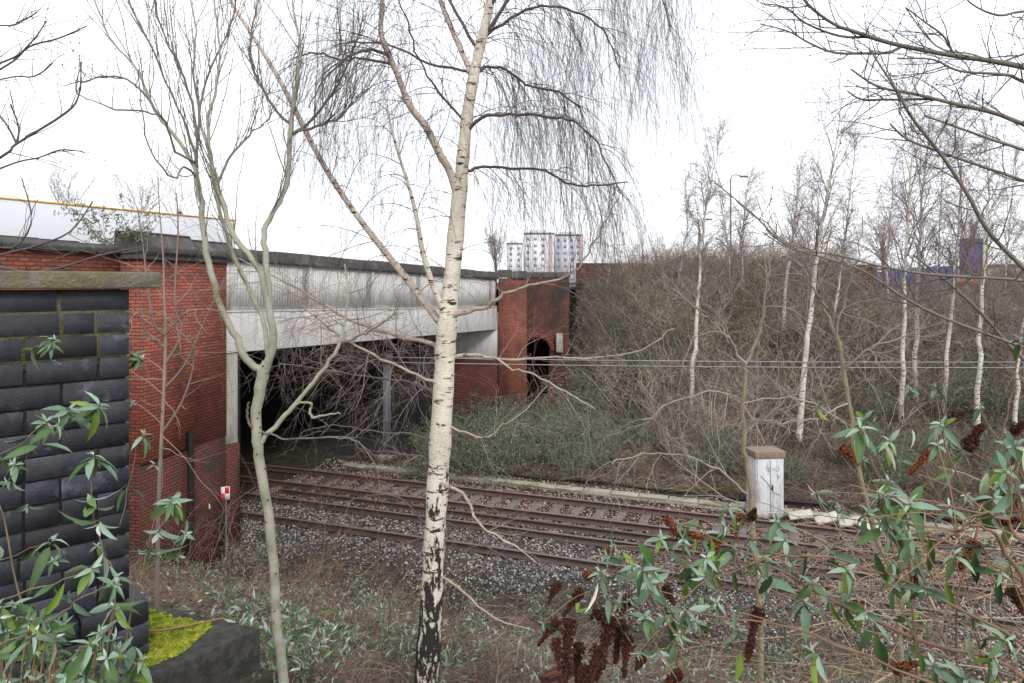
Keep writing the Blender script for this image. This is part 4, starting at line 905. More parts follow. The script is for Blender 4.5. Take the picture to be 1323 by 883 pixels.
round_tree(1250, 270, 55, 60, 'bare tree behind the navy sign tower')
round_tree(1140, 285, 62, 60, 'bare tree above the blue hoarding')

# ------------------------------------------------------------ bushes of the far bank: protos then copies
def bush_proto(kind, seed_):
    global rng
    rng = np.random.default_rng(seed_)
    o = thing('bush', (0, 0, 0), 'x', 'bush'); b = B()
    n = 18; th = rng.random(n)*6.28; S = np.stack([np.cos(th), np.sin(th), np.zeros(n)], 1)
    H_ = {'low': 1.1, 'tall': 4.2}.get(kind, 2.6); n = 9 if kind == 'tall' else 18; th = th[:n]; S = S[:n]
    D = nrm(S*rng.uniform(.1, .75, (n, 1))+[0, 0, 1.]); P = np.empty((n, 8, 3)); P[:, 0] = S*rng.uniform(.02, .3, (n, 1))-[0, 0, .15]
    L = H_*rng.uniform(.6, 1.15, n)/7
    for j in range(1, 8): D = nrm(D+rng.normal(size=(n, 3))*.13+[0, 0, -.02 if kind == 'bare' else -.07]); P[:, j] = P[:, j-1]+D*L[:, None]
    r = np.linspace(1, .3, 8)[None]*rng.uniform(.010, .022, (n, 1)); 
    cst = {'tall': (.50, .41, .33), 'bare': (.45, .33, .25), 'olive': (.41, .33, .21), 'green': (.30, .25, .18), 'low': (.34, .235, .19)}[kind]
    cm = lambda m_: np.array(cst)*(.12+1.85*rng.random((m_, 1))**1.7)
    b.tubes(P, r, 4, c=cm(n))
    A, Ar = grow(P, r, 10, .15, 1, .7, H_*.28, 6, 0, .15, .55, .0055, up=.15); b.tubes(A, Ar, 3, c=cm(len(A)))
    E, Er = grow(A, Ar, 7, .15, 1, .7, H_*.13, 4, .02, .15, .65, .0038); b.tubes(E, Er, 3, c=cm(len(E)))
    b.build('stems', M['brush'], o, smooth=True)
    if kind in ('green', 'olive'):
        b = B(); Q = E[:, 1:].reshape(-1, 3); k = rng.random(len(Q)) < (.75 if kind == 'green' else .35); Q = Q[k]; m_ = len(Q)
        c = np.where(rng.random((m_, 1)) < .45, np.array([[.24, .30, .24]]), np.array([[.09, .15, .06]]))*rng.uniform(.6, 1.5, (m_, 1))
        if kind == 'olive': c = np.where(rng.random((m_, 1)) < .3, [[.09, .13, .06]], [[.16, .13, .08]])*rng.uniform(.6, 1.5, (m_, 1))
        leaves(b, Q, rng.normal(size=(m_, 3)), nrm(rng.normal(size=(m_, 3))+[0, 0, 1]), rng.uniform(.07, .15, m_), .035, c, simple=True); b.build('foliage', M['foil'], o)
    return o
protos = {'bare': [bush_proto('bare', s) for s in (11, 12, 13)], 'olive': [bush_proto('olive', s) for s in (21, 22)], 'green': [bush_proto('green', s) for s in (31, 32)], 'low': [bush_proto('low', 41)], 'tall': [bush_proto('tall', s) for s in (51, 52, 53)]}
rng = np.random.default_rng(99); random.seed(5)
used = set()
LB = {'tall': ('tall open shrub of pale bare branches on the far bank', 'tall pale branched shrubs on the far bank'), 'bare': ('bare brown bush in the thicket on the far bank', 'bare brown bushes on the far bank'), 'olive': ('olive brown bush with sparse leaves on the far bank', 'olive bushes on the far bank'),
      'green': ('grey green leafy bush on the far bank', 'green leafy bushes on the far bank'), 'low': ('low reddish scrub clump at the foot of the far bank', 'low scrub clumps beyond the tracks')}
def put(kind, x, y, s, sz=1., label=None, group=None):
    pr = random.choice(protos[kind]); c = pr if pr.name not in used else copy_tree(pr); used.add(pr.name)
    c.location = (x, y, gz(x, y)-.05); c.rotation_euler = (0, 0, random.random()*6.28); c.scale = (s, s, s*sz); c['_o'] = [0., 0., 0.]
    c['label'] = label or LB[kind][0]; c['group'] = group or LB[kind][1]
pos = []
def try_pos(u0, u1, y0, y1, mind, n, kinds, s0, s1, cap=400, bias=1.):
    k = 0
    for _ in range(n):
        Y = y0+(y1-y0)*random.random()**bias; u = random.uniform(u0, u1); x = (u-CX)/F*Y
        if 1080 < u < 1295 and Y > 43: continue
        if x < -7.5+.4325*(Y-18.3)+.7: continue
        if all((x-a)**2+(Y-c)**2 > (mind)**2 for a, c in pos):
            pos.append((x, Y)); nz_ = math.sin(x*.55+Y*.31)+math.sin(x*.23-Y*.47+1); kd = random.choice(kinds) if len(kinds) < 4 or abs(nz_) < .5 else (kinds[0] if nz_ > 0 else kinds[-2]); kd = 'green' if (len(kinds) > 3 and math.sin(x*.8+2)*math.sin(Y*.6) > .55 and Y < 44) else kd; put(kd, x, Y, random.uniform(s0, s1)*(.68 if u > 1075 and Y > 35 else 1)*(1 if kd != 'low' else .9)); k += 1
            if k >= cap: break
try_pos(515, 775, 24.3, 33, 1.05, 420, ['green', 'green', 'green', 'low'], .45, .72, 60)
try_pos(752, 800, 33, 43, 1.3, 120, ['bare', 'olive', 'green'], .8, 1.15, 14)
try_pos(770, 1400, 27, 33, 1.25, 300, ['bare', 'olive', 'green', 'low'], .45, .75, 60)
try_pos(780, 1400, 33, 44, 1.4, 600, ['bare', 'bare', 'olive', 'olive', 'green'], .95, 1.3, 105)
try_pos(785, 1400, 44, 57, 1.6, 900, ['bare', 'bare', 'olive', 'olive', 'bare'], .9, 1.4, 110)
try_pos(770, 800, 44, 51, 1.0, 60, ['olive', 'green', 'bare'], .8, 1.2, 8)
pos_t = list(pos); pos = []
try_pos(775, 1075, 47, 57, 1.8, 200, ['tall'], .85, 1.25, 26)
pos = []; k_ = 0
for _ in range(900):
    h_ = (random.uniform(690, 1400)-CX)/F; d_ = random.uniform(24.6, 28.5); y_ = d_/(.938+.347*h_); x_ = h_*y_
    if k_ < 62 and all((x_-a)**2+(y_-c)**2 > .8 for a, c in pos): pos.append((x_, y_)); k_ += 1; put(random.choice(['low', 'low', 'bare', 'green']), x_, y_, random.uniform(.38, .62))
pos = []
try_pos(800, 1400, 25.5, 42, 2.0, 300, ['tall'], .7, 1.1, 52)
for k in protos:
    for pr in protos[k]:
        if pr.name not in used: put(k, 12, 40, .8)

# ------------------------------------------------------------ undergrowth (uncountable)
def arcs(b, P, L, c, r, g=.12, hor=.8, npts=6, up=.9, wig=.12, k=3):
    n = len(P); th = rng.random(n)*6.28; D = nrm(np.stack([np.cos(th)*hor, np.sin(th)*hor, np.full(n, up)*rng.uniform(.3, 1.2, n)], 1))
    out = np.empty((n, npts, 3)); out[:, 0] = P
    for j in range(1, npts): D = nrm(D+rng.normal(size=(n, 3))*wig+[0, 0, -g]); out[:, j] = out[:, j-1]+D*(L/(npts-1))[:, None]
    b.tubes(out, np.asarray(r)[:, None]*np.linspace(1, .4, npts)[None], k, c=c); return out
def patch(n, fx):
    x, y = fx(n); return np.stack([x, y, ground(x, y)-.02], 1)
TANC = np.array([[.36, .26, .19], [.24, .15, .12], [.46, .37, .27], [.16, .12, .10], [.30, .18, .14]])
# near bank
def tone_(P, a=.9, b_=.45):
    x, y = P[:, 0], P[:, 1]; n = np.sin(x*2.1+1.3*np.sin(y*1.7))+np.sin(y*2.7-x*.9+2*np.sin(x*.8))+.7*np.sin(x*5.1+y*4.3)
    return np.clip(a+b_*n*.6, .3, 1.9)[:, None]
def near(n, d0=3.2, d1=14.6, b_=1.0):
    d = d0+(d1-d0)*rng.random(n)**b_; h = rng.uniform(-.95, .95, n); y = d/(.938+.347*h); return h*y, y
b = B(); P = patch(50000, lambda n: near(n, 4.5, 15.1)); dist = P[:, 1]
arcs(b, P, rng.uniform(.15, .75, len(P)), TANC[rng.integers(0, 5, len(P))]*rng.uniform(.5, 1.4, (len(P), 1))*tone_(P), .0011*dist/6+.0012, g=.2)
P = patch(7500, lambda n: near(n, 5)); o = arcs(b, P, rng.uniform(.6, 1.3, len(P)), TANC[rng.integers(0, 5, len(P))], np.full(len(P), .0030), g=.22, npts=9)
P = patch(30000, lambda n: near(n, 4.2, 14.9)); P[:, 2] += rng.uniform(.02, .10, len(P)); m_ = len(P)
leaves(b, P, nrm(rng.normal(size=(m_, 3))*[1, 1, .4]), nrm(rng.normal(size=(m_, 3))*.7+[0, 0, 1]), rng.uniform(.02, .055, m_), .022, TANC[rng.integers(0, 5, m_)]*rng.uniform(.2, 1.1, (m_, 1))*tone_(P), simple=True)
tag(b.build('undergrowth', M['brush']), 'tangle of dead brown bramble stems and grass covering the near bank', 'undergrowth', kind='stuff')
CL = [(215, 745), (240, 720), (262, 760), (300, 715), (310, 745), (280, 790), (330, 760), (345, 800), (300, 820), (260, 690), (380, 740), (390, 820), (420, 790), (440, 805), (465, 780), (480, 800), (500, 785), (425, 830), (360, 850), (385, 865), (450, 850), (330, 700),
      (600, 800), (620, 830), (640, 780), (700, 800), (690, 860), (600, 860), (520, 860), (250, 800), (400, 770), (460, 760), (500, 830), (290, 770), (350, 870), (410, 855)]
def onground(u, v):
    y = 3.
    for _ in range(60):
        z = (HV-v)/F*y
        if z < gz((u-CX)/F*y, y)+.1: break
        y += .25
    return (u-CX)/F*y, y
cl = np.array([onground(*q) for q in CL]+list(np.stack(near(34, 5, 14.3), 1))); NCL = len(cl)
b = B(); NF = 14000; sel = rng.integers(0, NCL, NF); sp_ = rng.uniform(.12, .42, NCL)[sel]; x = cl[sel, 0]+rng.normal(size=NF)*sp_; y = cl[sel, 1]+rng.normal(size=NF)*sp_; y = np.maximum(y, 4.6)
kk = TN[0]*x+TN[1]*y < 14.8; x, y = x[kk], y[kk]; m_ = len(x)
P = np.stack([x, y, ground(x, y)+rng.uniform(.05, .55, m_)], 1)
c = np.where(rng.random((m_, 1)) < .6, [[.29, .35, .29]], [[.08, .15, .05]])*rng.uniform(.5, 1.4, (m_, 1))
leaves(b, P, nrm(rng.normal(size=(m_, 3))+[0, 0, .3]), nrm(rng.normal(size=(m_, 3))+[0, 0, 1]), rng.uniform(.05, .12, m_), .021, c, simple=True)
tag(b.build('ground_foliage', M['leaf']), 'patches of silvery green seedling leaves on the near bank', 'foliage', kind='stuff')
# far verge and bank
def fard(n, u0, u1, d0, d1, bb_=1.):
    d = d0+(d1-d0)*rng.random(n)**bb_; h = (rng.uniform(u0, u1, n)-CX)/F; y = d/(.938+.347*h); return h*y, y
def farp(n, u0, u1, y0, y1, bb_=1.):
    y = y0+(y1-y0)*rng.random(n)**bb_; u = rng.uniform(u0, u1, n); x = (u-CX)/F*y; return x, y
b = B()
for (n, u0, u1, y0, y1, l0, l1, rr, bi) in ((20000, 560, 1400, 23.4, 31, .2, .9, .0042, 1.3), (12000, 760, 1400, 27, 48, .5, 1.7, .006, 1.2), (2600, 330, 600, 25, 34, .15, .5, .004, 1)):
    P = patch(n, lambda q: (fard if y0 == 23.4 else farp)(q, u0, u1, y0, y1, bi)); kk = TN[0]*P[:, 0]+TN[1]*P[:, 1] > 23.3; P = P[kk]
    arcs(b, P, rng.uniform(l0, l1, len(P)), TANC[rng.integers(0, 5, len(P))]*1.15*rng.uniform(.6, 1.3, (len(P), 1)), np.full(len(P), rr), g=.14, npts=7)
tag(b.build('undergrowth', M['brush']), 'tangle of bare bramble stems covering the far bank', 'undergrowth', kind='stuff')
b = B(); P = patch(22000, lambda q: fard(q, 480, 1400, 23.2, 32, 1.3)); kk = TN[0]*P[:, 0]+TN[1]*P[:, 1] > 23.2; P = P[kk]; P[:, 2] += rng.uniform(.02, .12, len(P)); m_ = len(P)
leaves(b, P, nrm(rng.normal(size=(m_, 3))*[1, 1, .4]), nrm(rng.normal(size=(m_, 3))*.7+[0, 0, 1]), rng.uniform(.05, .12, m_), .05, TANC[rng.integers(0, 5, m_)]*rng.uniform(.2, 1.1, (m_, 1)), simple=True)
P = patch(15000, lambda q: farp(q, 560, 1400, 24.5, 48, 1.3)); P[:, 2] += rng.uniform(.02, .8, len(P)); m_ = len(P)
nz = np.sin(P[:, 0]*1.3+P[:, 1]*.7)+np.sin(P[:, 0]*.5-P[:, 1]*1.1)+ss(-P[:, 0], -4, 1)*1.6; kk = (nz+rng.normal(size=m_)*.6 > .5) & (TN[0]*P[:, 0]+TN[1]*P[:, 1] > 24.3); P = P[kk]; m_ = len(P)
c = np.where(rng.random((m_, 1)) < .4, [[.15, .20, .16]], [[.06, .10, .045]])*rng.uniform(.6, 1.4, (m_, 1))
leaves(b, P, nrm(rng.normal(size=(m_, 3))+[0, 0, .3]), nrm(rng.normal(size=(m_, 3))+[0, 0, 1]), rng.uniform(.08, .16, m_), .045, c, simple=True)
tag(b.build('ground_foliage', M['foil']), 'low green bramble leaves scattered over the far bank', 'foliage', kind='stuff')
b = B()
for (u, v, Y) in ((655, 600, 24.6), (815, 632, 23.2), (830, 640, 23), (880, 650, 22.9), (900, 652, 22.9), (725, 612, 24), (680, 605, 24.2), (930, 655, 22.9)):
    p = at(u, v, Y); n = 260; x = p[0]+rng.normal(size=n)*.3; y = p[1]+rng.normal(size=n)*.15; P = np.stack([x, y, ground(x, y)], 1)
    arcs(b, P, rng.uniform(.12, .32, n), np.array([.33, .30, .08])*rng.uniform(.6, 1.2, (n, 1)), np.full(n, .005), g=.25, npts=4)
tag(b.build('grass', M['brush']), 'yellowish grass tufts in front of the far bank scrub', 'grass', kind='stuff')

# ------------------------------------------------------------ foreground blue brick wall
WE = nrm(np.array([.72, .69, 0])); WN = np.array([WE[1], -WE[0], 0]); WC = at(167, 400, 2.62); WC[2] = 0
def wp(s, q, z): return WC-WE*s+WN*q+np.array([0, 0, z])     # s: back from the corner, q: towards the camera
WAX = np.array([WE, WN, [0, 0, 1]])
t_ = thing('dark_brick_wall', wp(.4, -.2, -1.7), 'near wall of blue black bricks with mossy coping at the left edge', 'wall')
ph = .0835; hb = .0755; b = B(); mo = B(); tops = -.028
rng = np.random.default_rng(4)
def brickbox(b, s0, s1, q0, z0, z1, dep=.2):
    j = rng.normal(size=8)*.0005; tl = rng.uniform(-.0012, .0012); c = rng.uniform(.4, 1.6)*np.array([1, 1, rng.uniform(.9, 1.15)])
    p = [(s0, q0+tl+j[0], z0), (s1, q0-tl+j[1], z0), (s1, q0-tl+j[2], z1), (s0, q0+tl+j[3], z1)]
    be = .0022; fr = [wp(s0+be, q0+tl+j[0], z0+be), wp(s1-be, q0-tl+j[1], z0+be), wp(s1-be, q0-tl+j[2], z1-be), wp(s0+be, q0+tl+j[3], z1-be)]
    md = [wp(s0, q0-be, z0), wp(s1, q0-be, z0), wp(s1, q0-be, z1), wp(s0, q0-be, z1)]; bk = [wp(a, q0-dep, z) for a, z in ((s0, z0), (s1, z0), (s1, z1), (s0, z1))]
    q = [[0, 3, 2, 1]]
    for lv in (0, 4):
        for k in range(4): q.append([lv+k, lv+(k+1) % 4, lv+4+(k+1) % 4, lv+4+k])
    q.append([8, 9, 10, 11]); b.add(fr+md+bk, q, np.concatenate([np.tile(c, (4, 1)), np.tile(c*rng.uniform(1.5, 3.2), (4, 1)), np.tile(c*.5, (4, 1))]))  # bevel ring painted paler as worn, lit edges; back darker
z = tops; row = 0
while z > -2.1:
    lower = z < -1.19; z1 = z; z0 = z-hb; q0 = .055 if lower else 0.; s = -.052 if lower else -.0
    pat = row % 2
    first = True
    while s < 1.7:
        L_ = (.108 if ((first and (pat or rng.random() < .35)) or rng.random() < .34) else .225)+rng.normal()*.003
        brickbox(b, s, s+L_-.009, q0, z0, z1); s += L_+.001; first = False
    z -= ph; row += 1
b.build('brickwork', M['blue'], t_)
mo.box(wp(.85, -.105, -1.06), (1.68, .19, 2.06), WAX); mo.box(wp(.84, -.03, -1.68), (1.76, .14, .90), WAX); mo.box(wp(.86, -.0055, -.17), (1.70, .008, .27), WAX, (4.5, 4.2, 2.8)); mo.build('mortar', M['mortar'], t_)
b = B(); n = 26                                                # coping with a chipped edge
for k in range(3):
    b.box(wp(-.08+.0+.29+.62*k, -.1, .008), (.615, .30, .062), WAX)
b.build('coping', M['coping'], t_, bevel=.006)
# slab with moss, on its own low wall
S0 = np.array([-.80, 2.215])*1.273; sv = np.array([.608, .794]); sn = np.array([.94, -.341])
t_ = thing('stone_ledge', (S0[0]-.3, S0[1]-.2, -2.4), 'dark stone ledge at the foot of the near wall, half covered in moss', 'ledge')
def sp2(a, c): return S0-sv*a-sn*c
b = B(); b.prism([sp2(0, 0), sp2(2., 0), sp2(2., .76), sp2(0, .76)], [-1.57]*4, [-1.40]*4); sl = b.build('slab', M['gritslab'], t_, bevel=.004)
b = B(); b.prism([sp2(.08, .06), sp2(2., .06), sp2(2., .74), sp2(.08, .74)], -3.2, -1.573); b.build('base_wall', M['gritslab'], t_)
# moss: bright cushions
b = B(); fl = lambda u, v: np.array([(u-CX)/F*(1.40*F/(v-HV)), 1.40*F/(v-HV)])
QA, QB, QC, QD = fl(276, 808), fl(178, 784), fl(182, 870), fl(236, 842)
nc = 420; a = rng.uniform(0, 1, nc); c_ = rng.uniform(0, 1, nc); e0 = QA+(QB-QA)*a[:, None]; e1 = QD+(QC-QD)*a[:, None]; cxy = e0+(e1-e0)*c_[:, None]
edge = np.minimum(np.minimum(a, .9), np.minimum(c_, 1-c_)); cr_ = rng.uniform(.007, .028, nc)*np.clip(.35+edge*4, .35, 1); hc = cr_*rng.uniform(.15, .4, nc); tone = rng.uniform(.55, 1.35, nc)
sel = rng.integers(0, nc, 44000); m_ = len(sel); rr_ = rng.random(m_)**.5; th = rng.random(m_)*6.28
xy = cxy[sel]+np.stack([np.cos(th), np.sin(th)], 1)*(rr_*cr_[sel])[:, None]
P = np.stack([xy[:, 0], xy[:, 1], -1.399+hc[sel]*(1-rr_**2)*rng.uniform(.7, 1.1, m_)], 1)
cc = rng.uniform(.6, 1.45, (m_, 1))*np.array([1, 1, 1])*tone[sel][:, None]*np.where(rng.random((m_, 1)) < .06, np.array([[.5, .35, 1.]]), np.ones((1, 3)))
scatter_solid(b, P, rng.uniform(.0012, .0028, m_), cc, jit=.6, flat=1.2); b.build('moss', M['moss'], t_)
b = B(); b.tubes(path([[*fl(190, 822), -1.382], [*fl(215, 820), -1.380], [*fl(250, 812), -1.384], [*fl(288, 802), -1.39]], 16), np.linspace(.004, .0025, 16), 6, c=(.9, .6, .45))
tag(b.build('fallen_twig', M['tan'], smooth=True, origin=(S0[0]-.4, S0[1]-.1, -1.39)), 'broken brown twig lying on the bright moss of the ledge', 'twig')

# ------------------------------------------------------------ buddleias
def arching(b, pp, ys_, col_=(.55, .52, .46), k=6):
    P, r = pxpath(pp, ys_, .55); P = P+rng.normal(size=P.shape)*.004; b.tubes(P, r, k, c=col_); return P, r
# left buddleia, in front of the dark wall
base = at(60, 900, 1.75); base[2] = gz(base[0], 1.75)-.05
t_ = thing('buddleia', base, 'silvery green buddleia climbing in front of the near dark brick wall', 'shrub')
st = B(); lf = B(); rng = np.random.default_rng(21)
LST = [([(60, 1010, 7), (40, 850, 5), (10, 700, 4), (-10, 600, 3), (15, 580, 2.5), (60, 545, 2.5), (100, 535, 2), (128, 524, 2)], 2.0),
 ([(110, 1010, 6), (135, 860, 5), (150, 760, 4), (130, 700, 3), (118, 640, 3), (120, 590, 2.5)], 1.9), ([(-40, 640, 3), (-10, 640, 2.5), (20, 610, 2), (55, 565, 2), (75, 550, 1.5)], 1.9),
 ([(120, 1000, 6), (160, 840, 5), (175, 760, 4), (205, 690, 3), (225, 645, 3)], 2.0), ([(-60, 790, 5), (0, 775, 4), (70, 755, 3.5), (120, 735, 3)], 1.8), ([(-60, 725, 3), (0, 722, 2.5), (50, 705, 2), (68, 698, 2)], 1.9),
 ([(-60, 850, 5), (10, 830, 4), (70, 800, 4), (110, 770, 3), (150, 755, 2.5)], 1.7), ([(-20, 1000, 6), (10, 880, 4), (40, 820, 3)], 1.6), ([(90, 1000, 6), (60, 900, 5), (90, 850, 4), (120, 830, 3)], 1.6),
 ([(60, 1000, 5), (130, 900, 4), (170, 870, 3), (180, 850, 3)], 1.8), ([(40, 455, 2), (66, 440, 2)], 2.25), ([(150, 700, 3), (170, 610, 2.5), (185, 560, 2)], 2.6), ([(160, 470, 2), (178, 462, 2)], 2.7)]
for pp, y in LST:
    P, r = arching(st, pp, y); D = P[-1]-P[-3]; whorl(lf, P[-1], D+[0, 0, .02], .08 if y < 2.2 else .07, 10, .8)
    nn_ = max(1, len(P)//6)
    for kx in range(nn_):
        i = int(len(P)*(.35+.6*kx/max(1, nn_)))
        for sg in (0, 1):
            l = rng.uniform(.05, .09); c = (TEAL if rng.random() < .5 else GRN)*rng.uniform(.8, 1.3); leaves(lf, [P[i]], (rng.normal(size=3)*.8+[0, 0, -.7])[None], rng.normal(size=(1, 3)), l, l*.3, np.array([c]), .3)
for (u, v, y, L, ax_) in [(18, 600, 1.95, .07, (-.2, -.3, .5)), (35, 655, 1.95, .07, (.1, -.3, -.3)), (60, 545, 2, .08, (.4, -.3, .6)), (90, 530, 2, .07, (.5, -.2, .3)), (125, 525, 2, .06, (.7, -.2, .2)), (10, 625, 1.9, .07, (-.5, -.2, -.2)),
   (118, 650, 1.9, .10, (.1, -.2, -1)), (128, 680, 1.9, .09, (.0, -.2, -1)), (222, 650, 2., .10, (.1, -.2, .1)), (205, 690, 2., .10, (-.2, -.2, -1)), (190, 715, 2, .09, (0, -.3, -1)), (240, 690, 2.0, .07, (.5, -.2, .1)), (232, 718, 2, .06, (.6, -.2, -.2)),
   (125, 705, 1.9, .05, (.2, -.3, .5)), (68, 725, 1.9, .05, (.2, -.3, .3)), (150, 745, 1.85, .06, (.3, -.3, .8)), (200, 600, 2.6, .05, (.3, -.3, .5)), (170, 520, 2.7, .05, (.3, -.2, .2)), (180, 462, 2.7, .06, (.5, -.2, .2)), (66, 445, 2.25, .06, (.3, -.4, .6)), (70, 468, 2.2, .05, (.1, -.4, -.8))]:
    p = at(u, v, y); whorl(lf, p, ax_, L*.85, 9, .6)
for _ in range(50):
    u = rng.uniform(-20, 165); v = rng.uniform(775, 885)-.15*max(0, 60-u)*.3; p = at(u, v, rng.uniform(1.55, 1.95)); whorl(lf, p, rng.normal(size=3)*.5+[.2, -.4, .6], rng.uniform(.045, .075), 9, .7)
    st.tubes(path([p, p+[-.03, .02, -.12], p+[-.06, .05, -.3]], 6), .0022, 5, c=(.8, .7, .5))
st.build('stems', M['tan'], t_, smooth=True); lf.build('foliage', M['leaf'], t_)
# weed on the parapet
base = bp(-3.6, -.4, .75)
t_ = thing('buddleia', base, 'small wispy buddleia rooted in the coping of the brick parapet', 'shrub'); b = B(); lf = B()
P = np.repeat(np.array(base)[None], 16, 0)+rng.normal(size=(16, 3))*.05; o = arcs(b, P, rng.uniform(.6, 1.25, 16), np.array([.5, .45, .4])*np.ones((16, 1)), np.full(16, .007), g=.03, hor=.55, npts=8)
A, Ar = grow(o, np.full((16, 8), .006), 5, .3, 1, .6, .3, 5, .05, .1, .7, .004); b.tubes(A, Ar, 3, c=(.5, .45, .4))
Q = A[:, 1:].reshape(-1, 3); Q = np.repeat(Q, 2, 0); m_ = len(Q); leaves(lf, Q, nrm(rng.normal(size=(m_, 3))+[.4, 0, -.1]), rng.normal(size=(m_, 3)), rng.uniform(.07, .13, m_), .03, np.array([.12, .15, .09])*rng.uniform(.6, 1.6, (m_, 1)), simple=True)
b.build('stems', M['tan'], t_); lf.build('foliage', M['leaf'], t_)

# big buddleia, right foreground
base = at(1250, 900, 2.2); base[2] = gz(base[0], 2.2)-.05
t_ = thing('buddleia', base, 'sprawling buddleia with rusty seed heads filling the lower right foreground', 'shrub')
st = B(); lf = B(); rng = np.random.default_rng(33)
RST = [([(1420, 960, 12), (1300, 860, 10), (1200, 830, 9), (1100, 790, 8), (1000, 735, 6), (930, 725, 5), (880, 735, 4), (840, 770, 3.5), (805, 815, 3)], 2.2),
 ([(1420, 900, 10), (1250, 790, 8), (1120, 735, 6), (1040, 718, 5), (980, 728, 5), (900, 760, 4), (865, 800, 3)], 2.0), ([(1500, 860, 10), (1300, 740, 7), (1200, 690, 5), (1160, 665, 4), (1145, 640, 3)], 2.1),
 ([(1420, 960, 10), (1200, 880, 7), (1050, 820, 5), (950, 800, 4), (880, 790, 3)], 1.9), ([(1323, 760, 10), (1290, 700, 9), (1265, 680, 8), (1240, 682, 7), (1235, 690, 4)], 1.7), ([(1400, 720, 9), (1323, 700, 9), (1300, 672, 8), (1270, 665, 6), (1240, 672, 4)], 1.6),
 ([(1190, 960, 7), (1180, 800, 5), (1172, 700, 4), (1150, 640, 3)], 2.2), ([(1240, 1000, 8), (1236, 800, 5), (1262, 690, 5), (1290, 580, 4), (1310, 500, 3), (1318, 440, 2.5)], 2.4),
 ([(1200, 900, 5), (1160, 700, 4), (1128, 600, 3), (1112, 550, 2.5)], 2.6), ([(1280, 900, 5), (1240, 700, 4), (1222, 600, 3), (1215, 550, 2.5)], 2.5), ([(1360, 880, 6), (1330, 700, 4), (1310, 620, 4), (1300, 560, 3)], 2.3),
 ([(1040, 960, 6), (980, 830, 4), (930, 740, 3), (905, 690, 3)], 2.3), ([(900, 960, 5), (870, 840, 4), (850, 760, 3), (830, 720, 2.5)], 2.3), ([(930, 740, 3), (870, 705, 2.5), (800, 730, 2), (760, 790, 2)], 2.3)]
tips = []
for j, (pp, y) in enumerate(RST):
    P, r = arching(st, pp, y, (.55, .42, .36)); D = P[-1]-P[-3]
    if j not in (4, 5): whorl(lf, P[-1], D, .08, 10, .7)
    A, Ar = grow(P, r, 5, .3, .95, .9, .22, 6, .02, .12, .5, .0015, pull=(-.1, -.1, .2)); st.tubes(A, Ar, 5, c=(.75, .6, .5))
    if j not in (4, 5, 7):
        for q in A: whorl(lf, q[-1], q[-1]-q[-3], rng.uniform(.05, .075), 9, .7)
WL = [(u_+dx, v_+dy) for u_, v_, dx, dy in [(850, 760, 0, 0), (835, 800, 0, 0), (890, 800, 0, 0), (940, 820, 0, 0), (1020, 700, 0, 0), (1075, 720, 0, 0), (1230, 720, 0, 0), (1275, 700, 0, 0), (1180, 790, 0, 0), (1310, 730, 0, 0), (950, 715, 0, 0), (915, 720, 0, 0), (1130, 670, 0, 0), (1155, 680, 0, 0), (1175, 660, 0, 0), (780, 740, 0, 0), (1290, 870, 0, 0), (1090, 870, 0, 0)]]+[(1115, 545), (1215, 548), (1140, 640), (1150, 655), (1172, 700), (1180, 725), (1165, 755), (1190, 760), (900, 690), (960, 700), (985, 745), (1010, 735), (1060, 755), (1080, 790), (875, 735), (820, 745), (845, 745), (810, 735), (930, 770), (900, 740),
      (855, 790), (870, 830), (1000, 790), (1040, 775), (1100, 770), (1230, 660), (1300, 600), (1290, 640), (1310, 640), (1130, 800), (1200, 860), (1240, 880), (1150, 720), (1095, 735), (970, 720), (790, 765), (1250, 800), (1280, 850), (1060, 850), (1010, 880), (1120, 545), (1300, 820), (1170, 840), (1320, 580)]
for u, v in WL:
    p = at(u+rng.normal()*6, v+rng.normal()*5, rng.uniform(1.8, 2.4)); ax_ = rng.normal(size=3)*.4+[-.2, -.3, .6]; whorl(lf, p, ax_, rng.uniform(.065, .095), 10, .7)
    st.tubes(path([p, p+[.03, .02, -.08], p+[.10, .05, -.2]], 6), .0022, 5, c=(.7, .6, .45))
for _ in range(55):                          # hanging old leaves, some pale, some lime
    u, v = WL[rng.integers(len(WL))]; p = at(u+rng.normal()*22, v+12+rng.normal()*10, rng.uniform(1.9, 2.3)); l = rng.uniform(.06, .11); z_ = rng.random()
    c = np.array([.55, .58, .42]) if z_ < .22 else (LIME if z_ < .4 else (GRN if z_ < .8 else DKG)); leaves(lf, [p], (rng.normal(size=3)*.18+[0, 0, -1])[None], rng.normal(size=(1, 3))*[1, .2, 1]+[[0, -1, 0]], l, l*.27, np.array([c]), rng.uniform(.0, .3))
st.build('stems', M['tan'], t_, smooth=True); lf.build('foliage', M['leaf'], t_)
